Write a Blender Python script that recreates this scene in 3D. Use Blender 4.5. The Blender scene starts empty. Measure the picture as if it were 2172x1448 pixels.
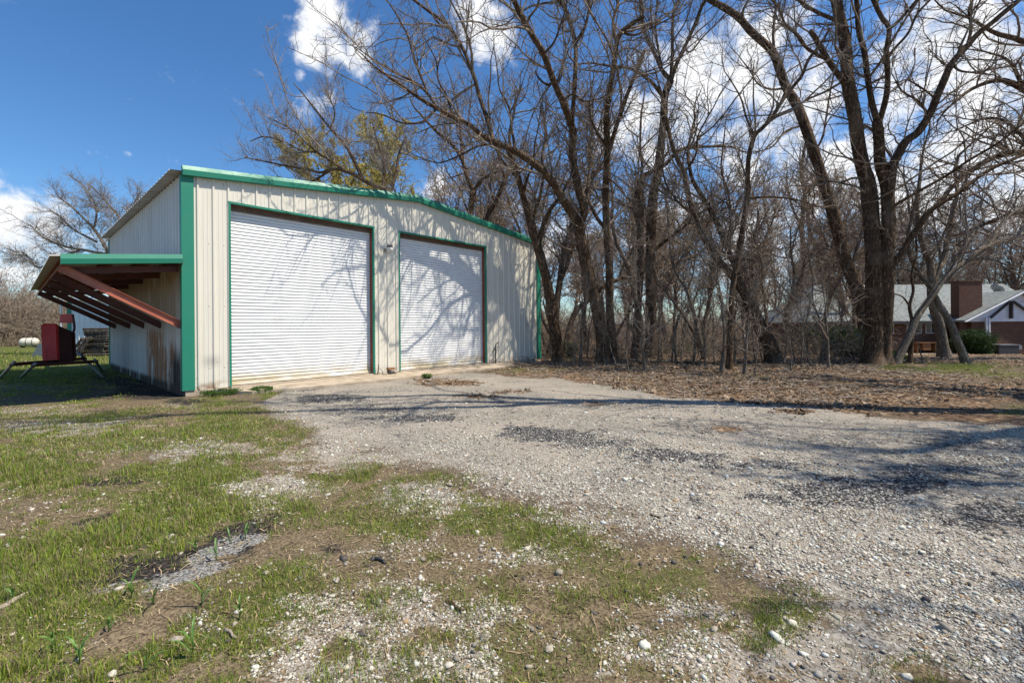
import bpy, math, random
import numpy as np
from mathutils import Matrix, Vector
R = math.radians
C = bpy.context.scene.collection
rng = np.random.default_rng(7)
random.seed(7)
sc = bpy.context.scene

# ------------------------------------------------------------------ camera
F, CX, CY, CAMZ, ROLL = 966.0, 1086.0, 690.0, 1.51, -0.0072
cam = bpy.data.cameras.new('camera')
co = bpy.data.objects.new('camera', cam); C.objects.link(co)
cam.sensor_fit = 'HORIZONTAL'; cam.sensor_width = 36.0
cam.lens = F / 2172 * 36.0
cam.shift_y = -(724 - CY) / 2172.0
cam.clip_start = 0.05; cam.clip_end = 3000
r_ = Vector((math.cos(ROLL), 0, math.sin(ROLL))); u_ = Vector((-math.sin(ROLL), 0, math.cos(ROLL)))
co.matrix_world = Matrix(((r_.x, u_.x, 0, 0), (0, 0, -1, 0), (r_.z, u_.z, 0, CAMZ), (0, 0, 0, 1)))
sc.camera = co
sc.view_settings.view_transform = 'Standard'; sc.view_settings.look = 'None'
sc.view_settings.gamma = 1.0; sc.view_settings.exposure = 0.20
cr_, sr_ = math.cos(ROLL), math.sin(ROLL)

def ray(px, py):
    a, b = (px - CX) / F, (CY - py) / F
    return np.array([a * cr_ - b * sr_, 1.0, a * sr_ + b * cr_])
def at(px, py, Y):
    return np.array([0, 0, CAMZ]) + ray(px, py) * Y
def to_px(X, Y, Z):
    dx, dz = X, Z - CAMZ
    a = (dx * cr_ + dz * sr_) / Y; b = (-dx * sr_ + dz * cr_) / Y
    return CX + F * a, CY - F * b
def sst(a, b, x):
    t = np.clip((x - a) / (b - a), 0, 1); return t * t * (3 - 2 * t)

# value noise on numpy arrays
def _h(i, j, s):
    n = (i * 374761393 + j * 668265263 + s * 982451653) & 0xffffffff
    n = ((n ^ (n >> 13)) * 1274126177) & 0xffffffff
    return ((n ^ (n >> 16)) & 0xffff) / 65535.0
def vnoise(x, y, s=0):
    xi = np.floor(x).astype(np.int64); yi = np.floor(y).astype(np.int64)
    fx = x - xi; fy = y - yi; fx = fx * fx * (3 - 2 * fx); fy = fy * fy * (3 - 2 * fy)
    a = _h(xi, yi, s); b = _h(xi + 1, yi, s); c = _h(xi, yi + 1, s); d = _h(xi + 1, yi + 1, s)
    return (a * (1 - fx) + b * fx) * (1 - fy) + (c * (1 - fx) + d * fx) * fy
def fbm(x, y, s=0, o=4):
    v = 0; a = .5; t = 0
    for k in range(o):
        v = v + a * vnoise(x * 2 ** k, y * 2 ** k, s + 17 * k); t += a; a *= .5
    return v / t

# ------------------------------------------------------------------ ground height
BO = np.array([-7.239, 10.05]); BROT = 0.8355
bc, bs = math.cos(BROT), math.sin(BROT)
BZ = 0.12
def b2w(x, y, z=0):
    return np.array([BO[0] + bc * x - bs * y, BO[1] + bs * x + bc * y, BZ + z])
def w2b(X, Y):
    dx, dy = X - BO[0], Y - BO[1]
    return bc * dx + bs * dy, -bs * dx + bc * dy
def gz(X, Y):
    X = np.asarray(X, float); Y = np.asarray(Y, float)
    z = -0.85 * sst(19, 35, Y) * sst(3, 16, X)
    n = (fbm(X * .35 + 9, Y * .35 + 3, 5, 3) - .5) * .12
    bx, by = w2b(X, Y)
    dist = np.maximum(np.maximum(-bx, bx - 12.54), np.maximum(-by, by - 10.9))
    return z + n * sst(0.3, 3, dist) - 0.01
def ground_at(px, py):
    d = ray(px, py); Y = 5.0
    for k in range(60):
        z = float(gz(d[0] * Y, Y)); Yn = (z - CAMZ) / d[2]
        Y = .5 * Y + .5 * min(Yn, 90)
    return np.array([d[0] * Y, Y, float(gz(d[0] * Y, Y))])

# ------------------------------------------------------------------ mesh helpers
class MB:
    def __init__(s): s.v = []; s.f = []; s.n = 0; s.c = []
    def add(s, verts, faces):
        b = s.n; s.v += [tuple(map(float, p)) for p in verts]; s.n += len(verts)
        s.f += [tuple(i + b for i in f) for f in faces]
    def box(s, x0, x1, y0, y1, z0, z1, M=None):
        v = [(x, y, z) for x in (x0, x1) for y in (y0, y1) for z in (z0, z1)]
        if M is not None: v = [tuple(M @ Vector(p)) for p in v]
        s.add(v, [(0, 1, 3, 2), (4, 6, 7, 5), (0, 4, 5, 1), (2, 3, 7, 6), (0, 2, 6, 4), (1, 5, 7, 3)])
    def beam(s, a, b, w, h, up=(0, 0, 1)):
        a, b = Vector(a), Vector(b); d = (b - a).normalized()
        x = d.cross(Vector(up)).normalized(); y = x.cross(d).normalized()
        v = []
        for p in (a, b):
            for i, j in ((-1, -1), (1, -1), (1, 1), (-1, 1)): v.append(tuple(p + x * (i * w / 2) + y * (j * h / 2)))
        s.add(v, [(3, 2, 1, 0), (4, 5, 6, 7), (0, 1, 5, 4), (1, 2, 6, 5), (2, 3, 7, 6), (3, 0, 4, 7)])
    def tube(s, pts, rad, k=8, cap=True):
        pts = [Vector(p) for p in pts]; n = len(pts)
        if not hasattr(rad, '__len__'): rad = [rad] * n
        d0 = (pts[-1] - pts[0]).normalized()
        ref = Vector((0, 0, 1)) if abs(d0.z) < .8 else Vector((1, 0, 0))
        v = []
        for i, p in enumerate(pts):
            t = (pts[min(i + 1, n - 1)] - pts[max(i - 1, 0)]).normalized()
            x = t.cross(ref).normalized(); y = x.cross(t)
            for j in range(k):
                a = 2 * math.pi * j / k; v.append(tuple(p + (x * math.cos(a) + y * math.sin(a)) * rad[i]))
        f = [(i * k + j, i * k + (j + 1) % k, (i + 1) * k + (j + 1) % k, (i + 1) * k + j) for i in range(n - 1) for j in range(k)]
        if cap: f += [tuple(range(k))[::-1], tuple((n - 1) * k + j for j in range(k))]
        s.add(v, f)
    def build(s, name, mat, parent=None, smooth=False, bevel=0):
        m = bpy.data.meshes.new(name); m.from_pydata(s.v, [], s.f); m.update()
        o = bpy.data.objects.new(name, m); C.objects.link(o)
        if mat: m.materials.append(mat)
        if smooth: m.shade_smooth()
        if parent is not None: o.parent = parent
        if bevel:
            b = o.modifiers.new('bevel', 'BEVEL'); b.width = bevel; b.segments = 2; b.limit_method = 'ANGLE'
        return o

def np_mesh(name, V, Fq, mat, parent=None, smooth=True, col=None):
    """V (n,3), Fq (m,4) or (m,3) -> object"""
    m = bpy.data.meshes.new(name); k = Fq.shape[1]
    m.vertices.add(len(V)); m.vertices.foreach_set('co', V.astype(np.float32).ravel())
    m.loops.add(Fq.size); m.loops.foreach_set('vertex_index', Fq.astype(np.int32).ravel())
    m.polygons.add(len(Fq)); m.polygons.foreach_set('loop_start', np.arange(0, Fq.size, k, dtype=np.int32))
    m.polygons.foreach_set('loop_total', np.full(len(Fq), k, np.int32))
    m.update(calc_edges=True)
    if smooth: m.polygons.foreach_set('use_smooth', np.ones(len(Fq), bool))
    if col is not None:
        a = m.attributes.new('tint', 'FLOAT_COLOR', 'POINT')
        c4 = np.ones((len(V), 4), np.float32); c4[:, :col.shape[1]] = col; a.data.foreach_set('color', c4.ravel())
    m.materials.append(mat)
    o = bpy.data.objects.new(name, m); C.objects.link(o)
    if parent is not None: o.parent = parent
    return o

def tag(o, label=None, cat=None, group=None, kind=None):
    if label: o['label'] = label
    if cat: o['category'] = cat
    if group: o['group'] = group
    if kind: o['kind'] = kind
    return o
def thing(name, label, cat, loc=(0, 0, 0), rz=0, group=None):
    o = bpy.data.objects.new(name, None); C.objects.link(o); o.empty_display_size = .2
    o.location = tuple(map(float, loc)); o.rotation_euler = (0, 0, rz)
    return tag(o, label, cat, group)

# ------------------------------------------------------------------ materials
class NT:
    def __init__(s, name):
        s.m = bpy.data.materials.new(name); s.m.use_nodes = True; s.t = s.m.node_tree
        s.b = s.t.nodes['Principled BSDF']; s.out = s.t.nodes['Material Output']
    def n(s, ty, **kw):
        x = s.t.nodes.new(ty)
        for k, v in kw.items():
            if k in x.inputs.keys() if isinstance(k, str) else False: x.inputs[k].default_value = v
            else: setattr(x, k, v)
        return x
    def l(s, a, b): s.t.links.new(a, b)
    def coord(s, kind='Object', scale=(1, 1, 1)):
        c = s.n('ShaderNodeTexCoord'); m = s.n('ShaderNodeMapping'); m.inputs['Scale'].default_value = scale
        s.l(c.outputs[kind], m.inputs['Vector']); return m.outputs['Vector']
    def noise(s, vec, scale, detail=4, rough=.55, dist=0):
        x = s.n('ShaderNodeTexNoise'); x.inputs['Scale'].default_value = scale; x.inputs['Detail'].default_value = detail
        x.inputs['Roughness'].default_value = rough; x.inputs['Distortion'].default_value = dist
        s.l(vec, x.inputs['Vector']); return x.outputs['Fac']
    def voro(s, vec, scale, feature='F1', rnd=1):
        x = s.n('ShaderNodeTexVoronoi'); x.feature = feature; x.inputs['Scale'].default_value = scale
        x.inputs['Randomness'].default_value = rnd; s.l(vec, x.inputs['Vector']); return x
    def ramp(s, fac, stops, interp='LINEAR'):
        x = s.n('ShaderNodeValToRGB'); e = x.color_ramp; e.interpolation = interp
        while len(e.elements) < len(stops): e.elements.new(.5)
        for el, (p, c) in zip(e.elements, stops):
            el.position = p; el.color = (c if len(c) == 4 else tuple(c) + (1,)) if hasattr(c, '__len__') else (c, c, c, 1)
        s.l(fac, x.inputs['Fac']); return x.outputs['Color']
    def mix(s, fac, a, b, mode='MIX'):
        x = s.n('ShaderNodeMix'); x.data_type = 'RGBA'; x.blend_type = mode
        for val, i in ((fac, 0), (a, 6), (b, 7)):
            if hasattr(val, 'is_linked') or isinstance(val, bpy.types.NodeSocket): s.l(val, x.inputs[i])
            elif i == 0: x.inputs[0].default_value = val
            else: x.inputs[i].default_value = tuple(val) + (1,) if len(val) == 3 else val
        return x.outputs[2]
    def math(s, op, a, b=0.0, c=None, clamp=False):
        x = s.n('ShaderNodeMath'); x.operation = op; x.use_clamp = clamp
        for i, v in enumerate((a, b, c)):
            if v is None: continue
            if isinstance(v, bpy.types.NodeSocket): s.l(v, x.inputs[i])
            else: x.inputs[i].default_value = v
        return x.outputs[0]
    def mr(s, v, a, b, c=0, d=1, smooth=True):
        x = s.n('ShaderNodeMapRange'); x.interpolation_type = 'SMOOTHSTEP' if smooth else 'LINEAR'
        s.l(v, x.inputs[0])
        for i, q in zip((1, 2, 3, 4), (a, b, c, d)): x.inputs[i].default_value = q
        return x.outputs[0]
    def xyz(s, vec):
        x = s.n('ShaderNodeSeparateXYZ'); s.l(vec, x.inputs[0]); return x.outputs
    def bump(s, h, strength=.3, dist=.01):
        x = s.n('ShaderNodeBump'); x.inputs['Strength'].default_value = strength; x.inputs['Distance'].default_value = dist
        s.l(h, x.inputs['Height']); s.l(x.outputs[0], s.b.inputs['Normal'])
    def set(s, col=None, rough=None, metal=None, spec=None):
        for v, k in ((col, 'Base Color'), (rough, 'Roughness'), (metal, 'Metallic'), (spec, 'Specular IOR Level')):
            if v is None: continue
            if isinstance(v, bpy.types.NodeSocket): s.l(v, s.b.inputs[k])
            elif k == 'Base Color': s.b.inputs[k].default_value = tuple(v) + (1,)
            else: s.b.inputs[k].default_value = v
        return s.m

def noisy(name, c1, c2, scale=8, rough=.6, metal=0, stretch=(1, 1, 1), bump=0, bdist=.005, spec=None, detail=5, lo=.35, hi=.65):
    t = NT(name); v = t.coord('Object', stretch); f = t.noise(v, scale, detail)
    t.set(t.ramp(f, [(lo, c1), (hi, c2)]), rough, metal, spec)
    if bump: t.bump(f, bump, bdist)
    return t.m

def paint(name, c, dirt, rough=.4, streak=True):
    t = NT(name); v = t.coord('Object'); vs = t.coord('Object', (14, 14, .7))
    f1 = t.noise(v, 1.3, 6, .65); f2 = t.noise(vs, 1.0, 4)
    f = t.math('MULTIPLY', t.mr(f1, .45, .75), t.mr(f2, .4, .75))
    g = t.noise(v, 60, 3)
    col = t.mix(t.math('MULTIPLY', f, .9), c, dirt)
    col = t.mix(t.mr(g, .55, .8, 0, .12), col, (.2, .17, .13))
    t.set(col, t.mr(f1, .3, .7, rough - .08, rough + .15)); return t.m

GREEN = (.012, .20, .12)
M = {}
M['green'] = paint('green_trim_paint', (.013, .205, .128), (.06, .17, .125), .46)
def front_mat():
    t = NT('cream_panel_paint'); v = t.coord('Object'); x, y, z = t.xyz(v)
    vs = t.coord('Object', (9, 9, .5))
    base = t.mix(t.mr(t.noise(vs, 1, 5), .4, .8, 0, .5), (.72, .675, .575), (.62, .57, .47))
    # faint rust at the foot of the panels
    foot = t.math('MULTIPLY', t.mr(z, .0, .22, 1, 0), t.mr(t.noise(v, 3.2, 5), .45, .62))
    base = t.mix(t.math('MULTIPLY', foot, .8), base, (.25, .11, .035))
    # dark pits and a grey smudge on the low corner panels
    vo = t.voro(v, 11); pit = t.math('MULTIPLY', t.mr(vo.outputs['Distance'], .07, .13, 1, 0), t.mr(z, .9, 1.3, 1, 0))
    pit = t.math('MULTIPLY', pit, t.mr(x, .8, .95, 1, 0)); pit = t.math('MULTIPLY', pit, t.mr(t.noise(v, 4), .42, .5))
    base = t.mix(t.math('MULTIPLY', pit, .9), base, (.05, .035, .025))
    sm = t.math('MULTIPLY', t.mr(t.math('ABSOLUTE', t.math('SUBTRACT', z, .62)), .0, .22, 1, 0), t.mr(t.math('ABSOLUTE', t.math('SUBTRACT', x, .52)), 0, .3, 1, 0))
    base = t.mix(t.math('MULTIPLY', sm, .45), base, (.2, .19, .18))
    fx = t.math('ABSOLUTE', t.math('SUBTRACT', t.math('FRACT', t.math('MULTIPLY', t.math('ADD', x, .035 - .055), 1 / .305)), .5))
    fz = t.math('ABSOLUTE', t.math('SUBTRACT', t.math('FRACT', t.math('MULTIPLY', t.math('ADD', z, .25), 1 / 1.42)), .5))
    scr = t.math('MULTIPLY', t.mr(fx, .022, .04, 1, 0), t.mr(fz, .006, .011, 1, 0)); base = t.mix(t.math('MULTIPLY', scr, .75), base, (.12, .11, .10))
    spl = t.math('MULTIPLY', t.mr(z, .0, .5, 1, 0), t.mr(t.noise(v, 6, 6, .7), .48, .7)); base = t.mix(t.math('MULTIPLY', spl, .5), base, (.33, .26, .18))
    t.bump(t.noise(t.coord('Object', (1.5, 1, .5)), 1.2, 2), .25, .05)
    t.set(base, .42); return t.m
M['cream'] = front_mat()
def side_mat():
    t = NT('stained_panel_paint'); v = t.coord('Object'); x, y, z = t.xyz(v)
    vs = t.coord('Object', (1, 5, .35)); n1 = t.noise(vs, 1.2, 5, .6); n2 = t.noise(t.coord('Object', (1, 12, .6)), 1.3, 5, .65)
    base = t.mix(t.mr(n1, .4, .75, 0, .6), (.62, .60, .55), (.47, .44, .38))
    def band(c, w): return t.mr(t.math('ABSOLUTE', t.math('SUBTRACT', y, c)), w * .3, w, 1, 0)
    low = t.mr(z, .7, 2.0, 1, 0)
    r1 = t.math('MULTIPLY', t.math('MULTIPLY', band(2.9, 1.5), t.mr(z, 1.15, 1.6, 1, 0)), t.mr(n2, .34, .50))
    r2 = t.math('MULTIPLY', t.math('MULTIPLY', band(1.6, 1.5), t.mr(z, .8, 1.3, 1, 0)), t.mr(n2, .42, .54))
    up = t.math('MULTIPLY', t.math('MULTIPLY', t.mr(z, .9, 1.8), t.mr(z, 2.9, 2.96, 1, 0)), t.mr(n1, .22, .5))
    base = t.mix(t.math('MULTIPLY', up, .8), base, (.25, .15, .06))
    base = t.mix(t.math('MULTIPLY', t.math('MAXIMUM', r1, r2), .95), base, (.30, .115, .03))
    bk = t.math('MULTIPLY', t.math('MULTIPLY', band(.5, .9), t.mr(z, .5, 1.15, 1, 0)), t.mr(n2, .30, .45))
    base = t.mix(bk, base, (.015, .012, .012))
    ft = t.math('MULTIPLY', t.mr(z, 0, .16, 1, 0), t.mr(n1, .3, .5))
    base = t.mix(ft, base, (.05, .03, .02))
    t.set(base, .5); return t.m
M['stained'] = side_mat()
def door_mat():
    t = NT('white_door_paint'); v = t.coord('Object'); x, y, z = t.xyz(v)
    n = t.noise(t.coord('Object', (1.2, 1, 3)), 1.5, 5)
    base = t.mix(t.mr(n, .4, .75, 0, .5), (.82, .82, .82), (.70, .70, .68))
    st = t.math('MULTIPLY', t.mr(z, .05, .45, 1, 0), t.mr(n, .25, .6))
    base = t.mix(t.math('MULTIPLY', st, .85), base, (.55, .45, .26))
    sm = t.mr(t.noise(t.coord('Object', (1, 1, .6)), 2.3, 6, .7), .52, .75); base = t.mix(t.math('MULTIPLY', sm, .16), base, (.36, .34, .31))
    t.bump(t.noise(t.coord('Object', (1, 1, 2.5)), 1.1, 3), .22, .05)
    t.set(base, .38); return t.m
M['door'] = door_mat()
M['rust_red'] = noisy('red_oxide_steel', (.16, .035, .018), (.25, .06, .03), 5, .6, bump=.1)
M['orange_red'] = noisy('sunlit_red_oxide', (.36, .10, .055), (.42, .15, .09), 3, .6)  # red oxide lightened to carry the sunlight on the first brace
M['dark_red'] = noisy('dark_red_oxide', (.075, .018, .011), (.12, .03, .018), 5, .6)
M['header'] = noisy('brown_header_steel', (.09, .05, .03), (.16, .09, .055), 6, .6)
M['soffit'] = noisy('galvanised_sheet', (.30, .28, .25), (.42, .40, .36), 3, .5)
M['concrete'] = noisy('weathered_concrete', (.30, .235, .165), (.46, .38, .29), 3, .9, bump=.3, detail=8)
M['steel'] = noisy('grey_pipe_steel', (.22, .22, .23), (.36, .36, .37), 14, .45, .6)
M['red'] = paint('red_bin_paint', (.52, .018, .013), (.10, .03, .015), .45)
M['redshade'] = noisy('shaded_red_bin', (.09, .018, .012), (.16, .03, .018), 6, .7)  # bin red darkened: the shade on the side and back is in the colour
M['white'] = paint('white_metal_panel', (.74, .75, .76), (.6, .6, .58), .4)
M['wood'] = noisy('weathered_pallet_wood', (.12, .10, .08), (.30, .25, .20), 7, .85, stretch=(1, 1, 4))
M['tank'] = noisy('cream_tank_paint', (.55, .50, .40), (.66, .62, .53), 3, .45)
M['dark'] = noisy('dark_metal', (.03, .028, .026), (.06, .055, .05), 8, .6)
M['greyplastic'] = noisy('grey_plastic', (.20, .22, .25), (.26, .28, .31), 5, .5)
M['lampgrey'] = noisy('grey_lamp_housing', (.16, .14, .13), (.22, .20, .18), 8, .5)
M['lens'] = noisy('milky_lamp_lens', (.62, .60, .55), (.72, .70, .66), 6, .25)
M['stone'] = noisy('pale_loose_stone', (.24, .205, .155), (.44, .39, .32), 40, .9, bump=.3)
M['deadwood'] = noisy('grey_dead_wood', (.16, .12, .085), (.36, .30, .23), 10, .9, stretch=(1, 1, 5))

def bark(name, a, b, c, sc=1.0):
    t = NT(name); v = t.coord('Object', (5 * sc, 5 * sc, 1.1 * sc))
    f = t.noise(v, 3, 7, .7, .6); w = t.noise(t.coord('Object'), .9, 4)
    ridged = t.math('ABSOLUTE', t.math('SUBTRACT', f, .5))
    col = t.mix(t.mr(ridged, .0, .12), a, b); col = t.mix(t.mr(w, .5, .72, 0, .6), col, c)
    t.set(col, .95, spec=.15); t.bump(t.mr(ridged, 0, .14), .9, .04); return t.m
M['bark'] = bark('dark_furrowed_bark', (.055, .034, .020), (.33, .215, .135), (.38, .29, .21))
M['bark_grey'] = bark('grey_flaky_bark', (.16, .125, .095), (.44, .37, .29), (.54, .47, .385))
M['bark_far'] = bark('brown_grey_bark', (.085, .062, .045), (.27, .20, .145), (.32, .26, .20))
M['twig'] = noisy('grey_brown_twigs', (.10, .075, .056), (.36, .29, .225), 2.5, .85, spec=.2)
M['twig_pale'] = noisy('pale_grey_twigs', (.18, .145, .12), (.34, .29, .25), 2.0, .9, spec=.1)
M['twig_far'] = noisy('pale_brown_twigs', (.21, .158, .115), (.38, .30, .23), 1.5, .9, spec=.1)

# ------------------------------------------------------------------ tubes in bulk (numpy)
def tubes(P, Rr, k, seed=0):
    """P (m,n,3), Rr (m,n) -> V, F quads"""
    m, n, _ = P.shape
    T = np.empty_like(P); T[:, 1:-1] = P[:, 2:] - P[:, :-2]; T[:, 0] = P[:, 1] - P[:, 0]; T[:, -1] = P[:, -1] - P[:, -2]
    T /= np.linalg.norm(T, axis=2, keepdims=True) + 1e-9
    D = P[:, -1] - P[:, 0]; ref = np.where(np.abs(D[:, 2:3]) > .8 * np.linalg.norm(D, axis=1, keepdims=True), [[1., .2, 0]], [[.1, 0, 1.]])
    ref = np.broadcast_to(ref[:, None, :], P.shape)
    X = np.cross(T, ref); X /= np.linalg.norm(X, axis=2, keepdims=True) + 1e-9
    Yv = np.cross(X, T)
    a = np.arange(k) * 2 * np.pi / k
    V = P[:, :, None, :] + Rr[:, :, None, None] * (X[:, :, None, :] * np.cos(a)[None, None, :, None] + Yv[:, :, None, :] * np.sin(a)[None, None, :, None])
    base = (np.arange(m) * n * k)[:, None, None] + (np.arange(n - 1) * k)[None, :, None]
    j = np.arange(k)[None, None, :]; j2 = (j + 1) % k
    Fq = np.stack([base + j, base + j2, base + k + j2, base + k + j], -1).reshape(-1, 4)
    return V.reshape(-1, 3), Fq
def join(parts):
    Vs, Fs, o = [], [], 0
    for V, Fq in parts:
        Vs.append(V); Fs.append(Fq + o); o += len(V)
    return np.concatenate(Vs), np.concatenate(Fs)

def resample(pts, rad, n):
    pts = np.asarray(pts, float); rad = np.asarray(rad, float)
    P = np.vstack([2 * pts[0] - pts[1], pts, 2 * pts[-1] - pts[-2]])
    L = np.concatenate([[0], np.cumsum(np.linalg.norm(np.diff(pts, axis=0), axis=1))])
    s = np.linspace(0, L[-1], n); out = np.empty((n, 3)); i = np.clip(np.searchsorted(L, s, 'right') - 1, 0, len(pts) - 2)
    t = ((s - L[i]) / np.maximum(L[i + 1] - L[i], 1e-9))[:, None]
    p0, p1, p2, p3 = P[i], P[i + 1], P[i + 2], P[i + 3]
    out = .5 * ((2 * p1) + (-p0 + p2) * t + (2 * p0 - 5 * p1 + 4 * p2 - p3) * t ** 2 + (-p0 + 3 * p1 - 3 * p2 + p3) * t ** 3)
    return out, np.interp(s, L, rad)

def sprout(g, P, Rr, per_m, len0, lvar, ang, n, up, wob, r_k, rmin, t0=.1, zmin=None, r_cap=1.0, tpow=.6, rel=0.0):
    """children of polylines P (m,n0,3); returns P2 (M,n,3), R2"""
    m, n0, _ = P.shape
    seg = np.linalg.norm(np.diff(P, axis=1), axis=2); L = seg.sum(1)
    cnt = g.poisson(per_m * L * (1 - t0)); idx = np.repeat(np.arange(m), cnt); K = len(idx)
    if K == 0: return np.zeros((0, n, 3)), np.zeros((0, n))
    t = t0 + (1 - t0) * g.random(K); q = t * (n0 - 1); i = np.minimum(q.astype(int), n0 - 2); f = (q - i)[:, None]
    A = P[idx, i]; B = P[idx, i + 1]; S = A * (1 - f) + B * f; T = B - A; T /= np.linalg.norm(T, axis=1, keepdims=True) + 1e-9
    rp = Rr[idx, i] * (1 - f[:, 0]) + Rr[idx, i + 1] * f[:, 0]
    if zmin is not None:
        k = S[:, 2] > zmin; S, T, rp, t, idx = S[k], T[k], rp[k], t[k], idx[k]; K = len(S)
    rd = g.normal(size=(K, 3)); rd[:, 2] += up * 1.0
    rd -= (rd * T).sum(1, keepdims=True) * T; rd /= np.linalg.norm(rd, axis=1, keepdims=True) + 1e-9
    a = np.clip(g.normal(ang, .28, K), .2, 1.6)[:, None]
    d = np.cos(a) * T + np.sin(a) * rd
    ln = (len0 + rel * L[idx]) * np.exp(g.normal(0, lvar, K)) * (1 - tpow * t)
    ln = np.minimum(ln, rp * 130)
    r0 = np.minimum(np.minimum(rp * .7, r_k * ln ** .9 + rmin), r_cap)
    O = np.empty((K, n, 3)); O[:, 0] = S
    for k in range(1, n):
        d = d + g.normal(size=(K, 3)) * wob; d[:, 2] += up * .28
        d /= np.linalg.norm(d, axis=1, keepdims=True)
        O[:, k] = O[:, k - 1] + d * (ln / (n - 1))[:, None]
    w = np.linspace(1, .35, n)[None, :]
    return O, np.maximum(r0[:, None] * w, rmin * .8)

def crown_mesh(g, limbs, dens=1.0, zmin=2.6, s1=1.6, fine=1.0, up=.25, rmin=.0055, epi=True, lv3=True, zl=None):
    """limbs: list of (P (n,3), R (n,))"""
    N = 14
    P = np.stack([resample(p, r, N)[0] for p, r in limbs]); Rr = np.stack([resample(p, r, N)[1] for p, r in limbs])
    o = np.stack([np.maximum(np.linalg.norm(np.diff(p, axis=0), axis=1).sum(), .1) for p in P])
    parts = []
    P1, R1 = sprout(g, P, Rr, 2.5 * dens, s1 * 1.3, .5, .85, 9, up, .19, .012, rmin * 1.8, .10, zmin, .045, .35)
    P2, R2 = sprout(g, P1, R1, 3.8 * dens, .85, .45, .85, 6, up * .6, .2, .009, rmin * 1.3, .08)
    parts += [tubes(P1, R1, 5), tubes(P2, R2, 4)]
    if lv3:
        P3, R3 = sprout(g, P2, R2, 4.2 * dens * fine, .42, .4, .8, 5, up * .4, .22, .004, rmin, .08)
        parts.append(tubes(P3, R3, 3))
    if epi:   # small curved shoots on trunks and limbs
        Pe, Re = sprout(g, P, Rr, 2.2 * dens, .45, .5, 1.2, 6, .15, .26, .005, rmin, .02, .6, .012, .1)
        Pf, Rf = sprout(g, Pe, Re, 2.5 * dens, .25, .4, .9, 4, .1, .25, .004, rmin, .2)
        parts += [tubes(Pe, Re, 3), tubes(Pf, Rf, 3)]
    return join(parts)

# ------------------------------------------------------------------ traced trees
def limb_from_px(g, pts, w0, w1, Y0, start_off=0.0, slope=0.0, bend=.12, offs=None, first=None, r0=None):
    """pts: pixel polyline; depth Y0 + start_off + slope*len + gentle noise. Real radius from width at that depth."""
    n = len(pts); out = []; acc = 0; prev = None; off = []
    ph = g.random() * 6; fr = .5 + g.random()
    for k, (px, py) in enumerate(pts):
        t = k / max(n - 1, 1)
        if prev is not None: acc += math.hypot(px - prev[0], py - prev[1]) / F * Y0
        prev = (px, py)
        o = start_off + slope * acc + bend * acc ** .5 * (math.sin(ph + fr * acc) - math.sin(ph)) * .5
        if offs is not None: o = np.interp(t, np.linspace(0, 1, len(offs)), offs)
        out.append(at(px, py, Y0 + o)); off.append(o)
    out = np.array(out)
    if first is not None: out[0] = first
    rad = np.linspace(w0, w1, n) / 2 / F * out[:, 1]
    return out, rad, off

def extend(g, P, Rr, length, n=5):
    d = P[-1] - P[-2]; d /= np.linalg.norm(d); p = P[-1]; r = Rr[-1]; Q = [P]; S = [Rr]
    pts = []; rr = []
    for k in range(n):
        d = d + g.normal(size=3) * .18; d[2] += .12; d /= np.linalg.norm(d); p = p + d * length / n
        pts.append(p); rr.append(r * (1 - .85 * (k + 1) / n))
    return np.vstack([P, pts]), np.concatenate([Rr, rr])

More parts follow.
